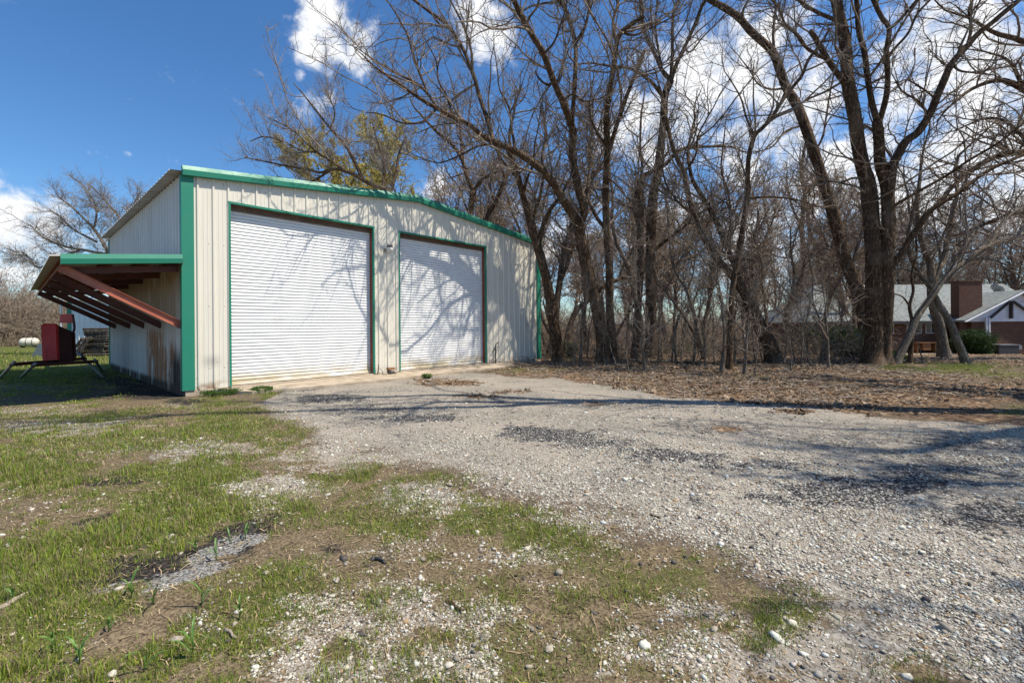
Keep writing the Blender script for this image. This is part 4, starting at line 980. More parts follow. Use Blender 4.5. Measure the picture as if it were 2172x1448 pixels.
t = NT('fresh_green_blade'); v = t.coord('Object'); c_ = t.mix(t.mr(t.noise(v, 20, 4), .35, .65), (.075, .18, .03), (.19, .31, .07)); t.set(c_, .45)
tr = t.n('ShaderNodeBsdfTranslucent'); t.l(c_, tr.inputs['Color']); mx = t.n('ShaderNodeMixShader'); mx.inputs[0].default_value = .3; t.l(t.b.outputs[0], mx.inputs[1]); t.l(tr.outputs[0], mx.inputs[2]); t.l(mx.outputs[0], t.out.inputs['Surface']); M['shoot'] = t.m
for k, (px, py, hh, lab) in enumerate((
    (325, 1285, 95, 'tallest green grass shoot at the edge of the pale ash'), (278, 1268, 75, 'green shoot just left of the tallest one by the ash'), (427, 1285, 75, 'green shoot at the right end of the pale ash streak'),
    (168, 1408, 100, 'dark green broad-bladed shoot on the bare sandy soil'), (110, 1380, 70, 'slim shoot at the left edge of the sandy soil'), (458, 1190, 60, 'slender shoot in the upper part of the burnt patch'),
    (487, 1155, 45, 'short shoot standing at the top of the burnt patch'), (520, 1145, 50, 'rightmost short shoot above the burnt patch'), (415, 1170, 50, 'thin shoot on the black upper left of the burnt patch'),
    (408, 1395, 110, 'tall pale shoot with a reddish foot near the bottom edge'), (508, 1310, 60, 'green shoot among grass right of the ash streak'), (230, 1340, 55, 'small shoot in the middle of the sandy soil'),
    (305, 1425, 85, 'upright single-bladed shoot at the lower edge of the sandy soil'), (28, 1275, 60, 'lone shoot beside the pale stick'))): shoot(px, py, hh, lab, 100 + k)
def stick(pts, r, label, mat='deadwood', cat='stick'):
    P = [ground_at(x, y) + np.array([0, 0, r * .8]) for x, y in pts]; o0 = P[0].copy(); mb = MB()
    P2, R2 = resample(np.array(P), np.linspace(r, r * .55, len(P)), 9); gg = np.random.default_rng(abs(int(pts[0][0]))); P2[:, :2] += gg.normal(0, r * .35, (9, 2))
    mb.tube([tuple(p - o0) for p in P2], list(R2 * gg.uniform(.8, 1.2, 9)), 8); o = mb.build('stick', M[mat], None, True); o.location = o0; return tag(o, label, cat)
stick([(-15, 1302), (30, 1278), (60, 1262), (104, 1238)], .016, 'long pale dead stick lying in the grass at the left edge')
stick([(470, 1198), (505, 1188), (541, 1176)], .007, 'thin grey stick on the burnt patch', 'bark_grey')
stick([(405, 1428), (440, 1405), (476, 1388)], .005, 'pale straw-thin stick on bare soil near the bottom edge')
stick([(480, 1335), (490, 1345), (500, 1356)], .008, 'short bent twig beside the sandy soil')
stick([(945, 1280), (960, 1284), (985, 1300)], .012, 'brown chip of wood between grass tufts in the centre foreground', 'bark')
stick([(785, 1193), (800, 1188), (818, 1196)], .015, 'black curled scrap lying among stones and grass', 'dark', 'scrap')
stick([(1378, 1093), (1390, 1096), (1402, 1099)], .008, 'small dark stick lying on pale gravel', 'bark')
stick([(1495, 838), (1560, 832), (1680, 826), (1700, 818)], .03, 'dark crooked fallen branch where leaves meet the gravel', 'bark', 'branch')
stick([(1640, 868), (1680, 873), (1700, 864)], .015, 'thin fallen twig lying on the edge of the gravel', 'bark', 'branch')
stick([(1330, 778), (1450, 772), (1620, 779), (1800, 772)], .05, 'long dark fallen log lying along the foot of the woods', 'bark', 'log')
stick([(1260, 742), (1300, 752), (1380, 748), (1420, 744)], .04, 'dark fallen log behind the double trunk', 'bark', 'log')
stick([(1845, 786), (1890, 790), (1940, 797)], .03, 'pale fallen branch on the leaves before the biggest tree', 'deadwood', 'branch')
for k, (px, py, s, lab) in enumerate(((955, 1029, .045, 'long white stone among grass in the centre'), (378, 1357, .035, 'white stone on the sandy soil'), (12, 1227, .03, 'pale round stone near the long stick'), (712, 1232, .035, 'white stone pair member left of the black scrap'),
    (810, 1172, .022, 'small white stone just above the black scrap'), (1165, 1378, .03, 'white lump of stone at the bottom centre'), (2052, 1238, .04, 'flat pale stone on the right gravel'), (1615, 1022, .03, 'small white stone on the drive near the dark shade'))):
    b = ground_at(px, py); rock('stone', b + np.array([0, 0, s * .2]), (s * .85, s * .55, s * .32), lab, 'stone', 40 + k, 'single pale stones')

# ------------------------------------------------------------------ traced trees
def z3(x, y): return (500 + x / 2.784, y / 2.784)
build_tree('bare_tree', 'dark bare tree at the right corner of the workshop, leaning over its green trim', (1186, 768), [
 dict(p=[(1186,768),(1178,711),(1169,649),(1158,586),(1140,524),(1129,490),(1121,456),(1109,415),(1100,380),(1088,345),(1075,310)], w=(25,9), offs=[0,-.3,-.7,-1,-1.2,-1.6,-2.0]),
 dict(p=[(1140,524),(1155,470),(1170,440),(1182,425),(1200,395)], w=(12,5), of=0, s=-.1, ext=2),
 dict(p=[(1129,490),(1135,450),(1146,415),(1152,370),(1150,330),(1160,290)], w=(9,4), of=0, s=.1, ext=2),
 dict(p=[(1109,415),(1118,380),(1130,350),(1135,300)], w=(7,3), of=0, s=-.3, ext=2),
 dict(p=[(1100,380),(1080,360),(1062,335),(1050,310)], w=(6,3), of=0, s=-.3, ext=2)], seed=11, dens=1.0)
build_tree('bare_tree', 'bare tree with one great limb leaning left over the workshop roof', (1279, 768), [
 dict(p=[(1280,769),(1274,695),(1262,633),(1249,586),(1238,534),(1230,493),(1229,475)], w=(26,24), offs=[0,-.2,-.5,-.8]),
 dict(p=[(1229,475),(1209,447),(1184,406),(1164,377),(1129,345),(1093,321),(1057,305),(1021,287),(996,266),(960,248),(927,230),(895,212),(859,187),(825,163),(809,153)], w=(19,5), of=0, offs=[-.8,-1.9,-3.2,-4.4,-5.2,-5.8,-6.2], ext=1),
 dict(p=[(1046,298),(1035,259),(1017,205),(1003,154),(978,97),(949,54),(906,22),(877,0)], w=(10,5), of=1, s=.15),
 dict(p=[(1003,154),(1000,110),(985,60),(960,10),(950,-10)], w=(5,3), of=2, s=-.2),
 dict(p=[(927,230),(895,259),(852,260),(823,248),(798,240)], w=(6,2.5), of=1, s=-.25, ext=1),
 dict(p=[(927,228),(906,198),(881,176),(859,165),(823,144),(787,124)], w=(7,3), of=1, s=.2, ext=1.5),
 dict(p=[(906,194),(888,151),(873,104),(863,72),(840,30),(820,0)], w=(5,2.5), of=5, s=.2, ext=2),
 dict(p=[(960,248),(950,210),(930,170),(925,130),(905,90)], w=(5,2), of=1, s=.1, ext=2),
 dict(p=[(1093,321),(1085,270),(1080,230),(1060,190),(1055,150)], w=(6,2.5), of=1, s=.3, ext=2),
 dict(p=[(1057,305),(1015,310),(975,330),(935,345),(905,340)], w=(5,2), of=1, s=-.3, ext=1),
 dict(p=[(1229,475),(1240,447),(1227,404),(1215,336),(1215,280),(1209,258),(1193,214),(1175,174),(1153,115),(1131,78),(1106,34),(1094,10),(1085,-10)], w=(17,11), of=0, offs=[-.8,-1.7,-3.0,-4.2,-5.0]),
 dict(p=[(1213,270),(1218,193),(1221,131),(1220,93),(1209,47),(1199,19),(1185,0)], w=(10,8), of=10, s=.1),
 dict(p=[(1220,93),(1240,59),(1249,19),(1246,-5)], w=(7,5), of=11, s=-.1),
 dict(p=[(1175,174),(1160,180),(1142,165),(1135,150)], w=(6,3), of=10, s=-.2),
 dict(p=[(1153,115),(1175,90),(1190,50),(1200,20)], w=(5,3), of=10, s=-.5, ext=2),
 dict(p=[(1193,214),(1215,200),(1240,215),(1270,210)], w=(5,2), of=10, s=-.5, ext=2)], seed=42, dens=1.1, s1=1.6)
build_tree('bare_tree', 'straight dark trunk beside the leaning tree, forked with a dead stub', (1300, 768), [
 dict(p=[(1302,769),(1297,711),(1293,649),(1293,586),(1290,524),(1286,462),(1285,400),(1286,373),(1288,311),(1286,249),(1294,193),(1302,140),(1308,93),(1318,68),(1342,50),(1365,35)], w=(19,8), offs=[0,-.4,-1.2,-2.6,-3.8]),
 dict(p=[(1291,325),(1302,286),(1314,249),(1330,202),(1349,155),(1367,109)], w=(10,7), of=0, s=-.15),
 dict(p=[(1290,490),(1268,465),(1249,425),(1246,400),(1250,360),(1262,320)], w=(9,3), of=0, s=.2, ext=2),
 dict(p=[(1288,311),(1268,285),(1255,255),(1250,230)], w=(6,3), of=0, s=-.2, ext=2),
 dict(p=[(1308,93),(1300,50),(1310,10),(1305,-10)], w=(7,5), of=0),
 dict(p=[(1318,68),(1345,75),(1375,62),(1400,50)], w=(5,3), of=0, s=-.2, ext=2),
 dict(p=[(1286,373),(1310,395),(1330,420),(1345,430)], w=(4,2), of=0, s=-.5, ext=1.5)], seed=13, dens=1.1)
build_tree('bare_tree', 'thick twin-trunked bare tree whose left stem leans to a low right limb', (1378, 760), [
 dict(p=[(1380,762),(1380,742),(1381,649),(1380,555),(1381,493),(1384,431),(1388,400),(1395,373),(1403,295),(1408,249),(1411,202),(1423,171)], w=(24,14), s=0),
 dict(base=1, p=[(1345,774),(1349,711),(1355,617),(1359,555),(1358,493),(1359,431),(1355,447-30),(1361,388),(1364,373)], w=(16,13), s=-.05),
 dict(p=[(1364,373),(1408,351),(1439,320),(1467,314),(1504,311),(1550,311)], w=(10,3.5), of=1, s=-.35, ext=1.5),
 dict(p=[(1423,171),(1404,149),(1389,115),(1373,84),(1362,45),(1358,0)], w=(9,6), of=0, s=.1),
 dict(p=[(1423,171),(1436,134),(1451,103),(1470,62),(1488,16),(1498,0)], w=(9,6), of=0, s=-.1),
 dict(p=[(1423,171),(1426,109),(1428,31),(1440,0)], w=(8,5), of=0),
 dict(p=[(1411,214),(1392,186),(1370,165),(1336,146),(1293,140),(1255,134)], w=(9,3.5), of=0, s=-.3, ext=1.5),
 dict(p=[(1358,493),(1345,440),(1350,400),(1362,360),(1358,310),(1360,240)], w=(8,4), of=1, s=.2, ext=3),
 dict(p=[(1381,540),(1400,520),(1440,490),(1480,455),(1525,432)], w=(9,3), of=0, s=-.4, ext=1.5),
 dict(p=[(1451,103),(1465,110),(1490,80),(1520,50)], w=(4,2.5), of=4, s=-.3, ext=2),
 dict(p=[(1404,149),(1390,60),(1395,0)], w=(5,4), of=3, s=.2)], seed=14, dens=1.1)
build_tree('bare_tree', 'slender grey tree with a bent upper stem reaching right, middle of the woods edge', (1547, 783), [
 dict(p=[(1547,784),(1549,711),(1551,649),(1557,586),(1566,540),(1579,462),(1588,400),(1586,388),(1588,336),(1600,289),(1616,273),(1638,249),(1653,224),(1675,193),(1700,162),(1709,140),(1721,118),(1745,87),(1760,60)], w=(13,4.5), s=-.12),
 dict(p=[(1600,289),(1583,250),(1572,210),(1550,170)], w=(5,2.5), of=0, s=.2, ext=2), dict(p=[(1588,420),(1640,418),(1690,424),(1740,440)], w=(5,2.5), of=0, s=-.3, ext=1),
 dict(p=[(1653,224),(1668,180),(1660,140),(1668,100)], w=(4,2), of=0, s=.2, ext=2)], seed=15, dens=1.0)
build_tree('bare_tree', 'heavy split trunk leaning left with two parallel limbs', (1641, 770), [
 dict(p=[(1643,771),(1632,730),(1610,690),(1592,650),(1588,640)], w=(32,24), offs=[0,.1,.1]),
 dict(p=[(1588,640),(1560,595),(1535,565),(1513,540),(1491,499),(1473,456),(1460,415),(1451,367),(1436,336),(1423,298),(1410,240)], w=(16,8), of=0, s=-.1, ext=2),
 dict(p=[(1588,640),(1572,600),(1557,560),(1541,524),(1523,478),(1504,440),(1482,405),(1467,375),(1460,320),(1470,270)], w=(15,6), of=0, s=.15, ext=2),
 dict(p=[(1541,524),(1550,470),(1545,410),(1530,360),(1535,300)], w=(6,3), of=2, s=.1, ext=2),
 dict(p=[(1473,456),(1440,430),(1415,395),(1405,360)], w=(5,3), of=1, s=-.3, ext=2),
 dict(p=[(1451,367),(1475,330),(1480,290),(1500,250)], w=(5,3), of=1, s=-.3, ext=2)], seed=16, dens=1.0)
build_tree('bare_tree', 'biggest tree, a thick fused trunk splitting into several tall stems', (1855, 772), [
 dict(p=[(1850,772),(1855,711),(1854,640),(1855,555),(1848,462),(1842,400),(1838,380),(1830,357),(1821,311),(1814,249),(1802,193),(1796,140),(1793,93),(1783,47),(1774,0)], w=(33,20), s=.0),
 dict(base=1, p=[(1873,773),(1874,711),(1880,640),(1881,555),(1884,462),(1882,400),(1874,370),(1866,340),(1864,295),(1860,255)], w=(29,19), s=-.04),
 dict(p=[(1860,255),(1849,217),(1839,155),(1833,109),(1821,62),(1817,0)], w=(12,9), of=1, s=.1),
 dict(p=[(1862,262),(1870,242),(1880,202),(1883,155),(1880,109),(1886,62),(1870,37),(1852,0)], w=(12,8), of=1, s=-.1),
 dict(p=[(1886,62),(1908,43),(1929,19),(1945,0)], w=(7,5), of=3), dict(p=[(1882,125),(1895,106),(1926,71),(1945,31),(1973,0)], w=(6,4), of=3, s=-.15),
 dict(p=[(1884,440),(1888,390),(1895,350),(1901,336),(1920,301),(1948,280),(1970,245),(1985,211),(2001,174),(2019,134),(2051,99),(2075,71),(2106,47),(2162,0)], w=(19,9), of=1, s=-.12),
 dict(p=[(1800,185),(1786,168),(1758,131),(1734,90),(1718,65)], w=(13,9), of=0, s=-.15), dict(p=[(1755,127),(1712,103),(1687,71),(1668,56),(1650,15)], w=(7,4), of=7, s=-.2, ext=1.5),
 dict(p=[(1783,47),(1774,44),(1737,28),(1709,12),(1693,0)], w=(8,6), of=0), dict(p=[(1883,570),(1898,555),(1914,534),(1939,493),(1970,450),(2007,425),(2032,409),(2100,360),(2180,325)], w=(14,6), of=1, s=-.2, ext=2),
 dict(p=[(1870,455),(1898,435),(1957,401),(2007,373),(2057,339),(2116,304),(2180,255)], w=(7,4), of=1, s=-.4, ext=2),
 dict(p=[(1970,245),(1948,215),(1915,195),(1900,172)], w=(5,3), of=6, s=-.3), dict(p=[(2019,134),(2035,150),(2070,155),(2110,160)], w=(5,2.5), of=6, s=-.3, ext=2),
 dict(p=[(2051,99),(2060,60),(2055,20),(2070,-10)], w=(6,4), of=6, s=.2),
 dict(p=[(1985,211),(1960,190),(1925,170),(1905,175)], w=(4,2), of=6, s=-.3, ext=1)], seed=17, dens=.95, sides=16, flare=1.75)
build_tree('bare_tree', 'tall dark tree leaning left from behind the biggest trunk', (1836, 757), [
 dict(p=[(1842,760),(1836,690),(1821,624),(1802,574),(1790,540),(1774,478),(1762,435),(1743,373),(1727,326),(1706,264),(1690,224),(1668,186),(1653,146),(1643,118),(1625,96),(1591,65),(1566,37),(1535,16),(1510,3),(1490,-10)], w=(27,11), s=-.05),
 dict(p=[(1727,326),(1745,290),(1752,250),(1760,200)], w=(5,3), of=0, s=.2, ext=2), dict(p=[(1706,264),(1665,280),(1640,310),(1615,320)], w=(5,2.5), of=0, s=-.3, ext=1.5),
 dict(p=[(1643,118),(1640,70),(1645,20),(1640,-10)], w=(6,4), of=0, s=.2), dict(p=[(1591,65),(1575,30),(1590,-5)], w=(6,4), of=0, s=.1),
 dict(p=[(1802,574),(1820,520),(1830,480),(1832,430)], w=(7,3), of=0, s=.3, ext=2), dict(p=[(1668,186),(1640,190),(1610,180),(1590,150)], w=(5,2.5), of=0, s=-.3, ext=2)], seed=18, dens=1.0)
build_tree('bare_tree', 'sunlit grey trunk slanting up to the right, crossing its neighbours near the house', (1898, 772), [
 dict(p=[(1898,774),(1929,711),(1945,673),(1973,633),(2007,586),(2054,552),(2100,521),(2180,494)], w=(14,8), s=-.05, ext=2), dict(p=[(2007,586),(2030,545),(2060,500),(2080,470)], w=(7,4), of=0, s=.2, ext=2),
 dict(p=[(2054,552),(2090,548),(2130,560),(2165,575)], w=(5,2.5), of=0, s=-.2, ext=1), dict(p=[(2100,521),(2120,480),(2150,450),(2175,440)], w=(6,3), of=0, s=.2, ext=2)], twig='twig_pale', mat='bark_grey', seed=19, dens=.9)
build_tree('bare_tree', 'grey flaky tree with a flared foot, upright before the brick house', (2003, 758), [
 dict(p=[(2004,759),(1993,695),(1980,649),(1976,617),(1976,586),(1972,555),(1956,515),(1951,487),(1945,440),(1950,390)], w=(19,7), s=0, ext=3), dict(p=[(1978,600),(1990,570),(2001,555),(2010,509),(2019,456),(2030,410),(2025,360)], w=(14,6), of=0, s=.1, ext=3),
 dict(p=[(2012,500),(2040,495),(2070,480),(2110,470),(2150,440)], w=(8,3), of=1, s=-.2, ext=2), dict(p=[(2019,456),(2050,420),(2090,400),(2130,360)], w=(6,3), of=1, s=.1, ext=2), dict(p=[(1951,487),(1930,450),(1925,410),(1915,370)], w=(6,3), of=0, s=.2, ext=2)], twig='twig_pale', mat='bark_grey', seed=20, dens=1.0, flare=1.7)
build_tree('bare_tree', 'grey trunk leaning left from the grass, resting across its upright neighbour', (2048, 771), [
 dict(p=[(2050,772),(2032,726),(2013,680),(1992,645),(1975,612),(1950,580),(1930,540),(1925,500)], w=(15,6), s=.02, ext=3), dict(p=[(1975,612),(1990,580),(1995,540),(1985,500)], w=(7,3), of=0, s=.2, ext=2), dict(p=[(1950,580),(1910,570),(1880,580)], w=(5,2.5), of=0, s=-.3, ext=2)], twig='twig_pale', mat='bark_grey', seed=21, dens=.9, flare=1.4)
build_tree('bare_tree', 'thin crooked tree just right of the biggest trunk', (1929, 771), [
 dict(p=[(1929,772),(1934,720),(1934,680),(1929,649),(1937,617),(1934,580),(1945,540)], w=(8,4), s=0, ext=3), dict(p=[(1929,649),(1915,630),(1895,622)], w=(4,2), of=0, s=-.3, ext=1)], seed=22, dens=.9)
build_tree('bare_tree', 'two-pronged dark trunk between the leaning trees and the biggest tree', (1673, 727), [
 dict(p=[(1675,729),(1684,664),(1696,602),(1705,540),(1700,480),(1708,420),(1700,360),(1710,300)], w=(14,5), s=0, ext=3), dict(base=1, p=[(1690,728),(1696,711),(1712,664),(1734,617),(1745,560),(1770,520)], w=(12,5), s=.1, ext=3), dict(p=[(1700,480),(1680,440),(1670,390)], w=(6,3), of=0, ext=3)], seed=23, dens=1.1)
build_tree('bare_tree', 'slim dark trunk curving up left of the biggest tree', (1788, 745), [
 dict(p=[(1790,747),(1786,705),(1765,642),(1746,574),(1734,530),(1718,493),(1712,440),(1700,380)], w=(14,5), s=0, ext=3), dict(p=[(1746,574),(1765,530),(1770,480),(1785,430)], w=(6,3), of=0, ext=2)], seed=24, dens=1.1)
build_tree('bare_tree', 'short crooked trunk pressed against the left of the biggest tree', (1824, 752), [
 dict(p=[(1826,753),(1821,717),(1796,664),(1783,617),(1782,580),(1795,540)], w=(12,4), s=0, ext=3)], seed=25, dens=1.0)
build_tree('bare_tree', 'pale slanting trunk behind the twin-trunked tree', (1356, 748), [
 dict(p=[(1362,750),(1358,700),(1349,636),(1330,561),(1311,524),(1298,470),(1300,420),(1290,350)], w=(13,5), s=0, ext=3), dict(p=[(1330,561),(1345,510),(1340,450),(1350,390)], w=(6,3), of=0, ext=3)], mat='bark_grey', seed=26, dens=1.1)
build_tree('bare_tree', 'dark half-fallen trunk slanting between the front trunks', (1195, 745), [
 dict(p=[(1200,746),(1209,690),(1225,655),(1242,642),(1274,611),(1311,593),(1358,577),(1410,565),(1470,545)], w=(13,5), s=.1, ext=2), dict(p=[(1311,593),(1330,550),(1360,520)], w=(5,2.5), of=0, ext=2)], seed=27, dens=.9)
build_tree('bare_tree', 'pale leaning log-like trunk behind the corner tree', (1205, 742), [
 dict(p=[(1200,744),(1175,715),(1155,680),(1140,655),(1125,640)], w=(15,9), s=.2)], mat='bark_grey', seed=28, dens=.6)
build_tree('bare_tree', 'thin pale tree leaning left in the middle of the woods', (1493, 762), [
 dict(p=[(1495,763),(1482,711),(1470,658),(1457,617),(1439,586),(1425,550),(1420,500)], w=(10,4), s=0, ext=3), dict(p=[(1457,617),(1470,580),(1475,530)], w=(4,2), of=0, ext=2)], mat='bark_grey', seed=29, dens=1.0)
build_tree('bare_tree', 'bare tree past the right edge whose long limbs arch in over the house', None, [
 dict(p=[(2420,790),(2400,640),(2370,480),(2340,330),(2320,200)], w=(44,24), s=0, ext=5), dict(p=[(2375,500),(2300,400),(2200,330),(2120,330),(2050,370),(1990,430),(1940,500)], w=(20,4), of=0, s=-.1, ext=1.5),
 dict(p=[(2350,370),(2260,250),(2172,190),(2120,170),(2060,190),(2010,230)], w=(18,4), of=0, s=-.1, ext=1.5), dict(p=[(2380,540),(2290,480),(2200,450),(2100,470),(2030,520)], w=(14,3), of=0, s=.1, ext=1.5),
 dict(p=[(2330,260),(2250,150),(2172,90),(2110,70),(2060,40)], w=(16,5), of=0, s=0, ext=3), dict(p=[(2200,330),(2150,270),(2100,250),(2040,270)], w=(8,3), of=1, s=.2, ext=1.5), dict(p=[(2172,190),(2140,130),(2090,110)], w=(8,3), of=2, s=-.1, ext=2)], Y0=17.5, seed=37, dens=.9)
# behind the workshop
build_tree('bare_tree', 'forked bare tree rising behind the right slope of the workshop roof', None, [
 dict(p=[(1000,760),(998,600),(997,463),(1003,413),(1003,405)], w=(16,13), s=0), dict(p=[(1003,405),(992,377),(981,341),(963,312),(931,284),(909,262),(890,240)], w=(11,4), of=0, s=-.1, ext=2),
 dict(p=[(981,341),(978,290),(974,250),(965,200)], w=(7,3), of=1, s=.2, ext=2), dict(p=[(1003,410),(1021,381),(1040,370),(1057,363)], w=(8,5), of=0), dict(p=[(997,463),(985,430),(975,400),(960,380)], w=(5,2.5), of=0, ext=2)], Y0=23.5, seed=30, dens=1.1, zmin=5)
build_tree('bare_tree', 'slanting bare trunk behind the roof beside the forked one', None, [
 dict(p=[(1020,760),(1025,600),(1032,470),(1050,431),(1071,381),(1085,340),(1080,290),(1090,240)], w=(14,5), s=0, ext=2), dict(p=[(1071,381),(1060,340),(1050,310),(1030,280)], w=(6,3), of=0, ext=2), dict(p=[(1050,431),(1040,400),(1042,370)], w=(5,3), of=0, ext=1)], Y0=24.5, seed=31, dens=1.1, zmin=5)
build_tree('bare_tree', 'wide bare tree behind the workshop spreading fine twigs to the left over the roof', None, [
 dict(p=[(850,760),(845,600),(838,440),(828,413),(818,402)], w=(20,15), s=0), dict(p=[(818,402),(812,399),(780,388),(751,370),(715,359),(680,366),(651,359),(608,352),(554,341),(518,334)], w=(11,2), of=0, s=-.05),
 dict(p=[(770,382),(751,341),(730,305),(701,273),(669,233),(644,201),(622,176)], w=(8,2), of=1, s=.05), dict(p=[(735,365),(700,340),(672,323),(626,280),(595,262),(572,251)], w=(6,2), of=1, s=-.15),
 dict(p=[(700,362),(660,385),(620,383),(590,375)], w=(5,2), of=1, s=.1), dict(p=[(701,273),(710,240),(700,210),(690,190)], w=(4,2), of=2), dict(p=[(812,399),(815,350),(800,300),(790,260)], w=(7,2.5), of=0, s=.1), dict(p=[(828,413),(840,370),(845,330),(860,290)], w=(7,3), of=0), dict(p=[(669,323),(640,320),(600,300),(560,290),(530,300)], w=(4,2), of=3)], Y0=23, seed=32, dens=1.7, zmin=5, s1=1.15, up=.55, twig='twig_pale', rmin=.0035)
build_tree('bare_tree', 'pale bare tree fanning out to the left behind the low canopy', None, [
 dict(p=[(250,760),(243,640),(236,560),(229,532)], w=(14,10), s=0), dict(p=[(229,532),(212,504),(199,486),(183,468),(155,442),(124,418)], w=(7,2), of=0, s=-.05), dict(p=[(205,513),(180,500),(155,486),(130,462),(104,444)], w=(5,2), of=0, s=.1),
 dict(p=[(229,540),(188,532),(160,527),(133,521),(93,504),(64,477)], w=(6,2), of=0, s=-.1), dict(p=[(232,540),(250,500),(252,462),(232,435),(205,406),(192,393)], w=(6,2), of=0), dict(p=[(250,480),(275,450),(290,420),(300,405)], w=(5,2), of=4), dict(p=[(170,530),(120,550),(82,568),(60,545),(44,532)], w=(5,2), of=3, s=.1), dict(p=[(199,486),(205,450),(195,420),(180,400)], w=(4,2), of=1)], Y0=27, seed=33, dens=2.6, zmin=3.5, s1=.75, mat='bark_grey', up=.15, twig='twig_pale', rmin=.0035)

# ------------------------------------------------------------------ generic trees for the depth of the woods
def gen_tree(name, seed, h, label, cat='tree', group=None, dens=1.35, mat='bark_far', twig='twig_far', spread=.5, r0=.16, lean=.12, leaves=None, epi=True, nfork=3, rmin=.011, s1=1.5, fine=.35, lv3=True, zmin=3.4):
    g = np.random.default_rng(seed); limbs = []
    def grow(p, d, L, r, lvl):
        n = 7; P = [p]; q = p.copy(); dd = d.copy()
        for k in range(n - 1):
            dd = dd + g.normal(size=3) * (.10 + .04 * lvl); dd[2] += .05; dd /= np.linalg.norm(dd); q = q + dd * L / (n - 1); P.append(q.copy())
        P = np.array(P); Rr = np.linspace(r, r * (.62 if lvl < 2 else .25), n); limbs.append((P, Rr))
        if lvl < 2:
            for k in range(nfork if lvl == 0 else 2):
                a = g.random() * 6.28; sp = spread * g.uniform(.6, 1.3); nd = dd + np.array([math.cos(a), math.sin(a), .15]) * sp; nd /= np.linalg.norm(nd)
                j = n - 1 if k < 2 else int(g.integers(3, n - 1)); grow(P[j], nd, L * g.uniform(.6, .95), Rr[j] * g.uniform(.6, .8), lvl + 1)
    d0 = np.array([g.normal() * lean, g.normal() * lean, 1.]); d0 /= np.linalg.norm(d0)
    grow(np.array([0, 0, -.2]), d0, h * .38, r0, 0)
    parts = []
    for k, (P, Rr) in enumerate(limbs):
        P2, R2 = resample(P, Rr, 14)
        if k == 0: R2 = R2 * (1 + .5 * np.exp(-np.maximum(P2[:, 2], 0) / .25))
        parts.append(tubes(P2[None], R2[None], 8))
    root = thing(name, label, cat, (0, 0, 0), 0, group)
    V, Fq = join(parts); np_mesh('trunk', V, Fq, M[mat], root)
    V, Fq = crown_mesh(g, limbs, dens, zmin, s1, fine, .25, rmin, epi, lv3); np_mesh('crown', V, Fq, M[twig], root)
    if leaves:
        mat_l, cnt, sz, rgb0, rgb1 = leaves; idx = g.integers(0, len(V), cnt); c = V[idx]; c = c[c[:, 2] > h * .35]; n = len(c)
        u = g.normal(size=(n, 3)); u /= np.linalg.norm(u, axis=1, keepdims=True); w = np.cross(u, g.normal(size=(n, 3))); w /= np.linalg.norm(w, axis=1, keepdims=True)
        s_ = sz * np.exp(g.normal(0, .3, n))[:, None]; c = c + g.normal(0, sz, (n, 3))
        Q = np.stack([c - u * s_, c - w * s_ * .5, c + u * s_, c + w * s_ * .5], 1).reshape(-1, 3); b = g.random((n, 1)); col = np.array(rgb0) * (1 - b) + np.array(rgb1) * b
        np_mesh('foliage', Q, np.arange(4 * n).reshape(-1, 4), M[mat_l], root, False, np.repeat(col, 4, 0))
    return root
M['bud'] = tinted('small_leaves', .6, .35)
def copy_tree(o):
    c = o.copy(); C.objects.link(c)
    for ch in o.children:
        k = ch.copy(); C.objects.link(k); k.parent = c
    return c
used = set()
def place(root, X, Y, s=1, rz=0, label=None, group=None):
    o = root if root.name not in used else copy_tree(root)
    used.add(root.name); o.location = (float(X), float(Y), float(gz(X, Y)) - .05); o.scale = (s, s, s); o.rotation_euler = (0, 0, rz)
    if label: o['label'] = label
    if group: o['group'] = group
    return o
LB = 'thin brown-grey bare tree deep in the woods behind the front trunks'; GB = 'bare trees deep in the woods'
tmpl = [gen_tree('woodland_tree', 200 + k, hh, LB, group=GB, spread=sp, r0=rr, lean=ln) for k, (hh, sp, rr, ln) in enumerate(((13, .45, .15, .10), (15, .40, .19, .14), (11, .6, .12, .2), (14, .55, .17, .08), (12, .5, .13, .25)))]
g = np.random.default_rng(55); cnt = 0; pts = []
while cnt < 66:
    px = g.uniform(900, 2300); Y = g.uniform(21.5, 58) if px > 1130 else g.uniform(26, 50); X = (px - CX) / F * Y; bx, by = w2b(X, Y)
    if -1 < bx < 13.6 and -1 < by < 12.5: continue
    if X > 19 and Y < 43.5: continue
    if any((X - a) ** 2 + (Y - b) ** 2 < 1.5 for a, b in pts): continue
    pts.append((X, Y)); place(tmpl[cnt % 5], X, Y, g.uniform(.8, 1.15), g.random() * 6.28); cnt += 1
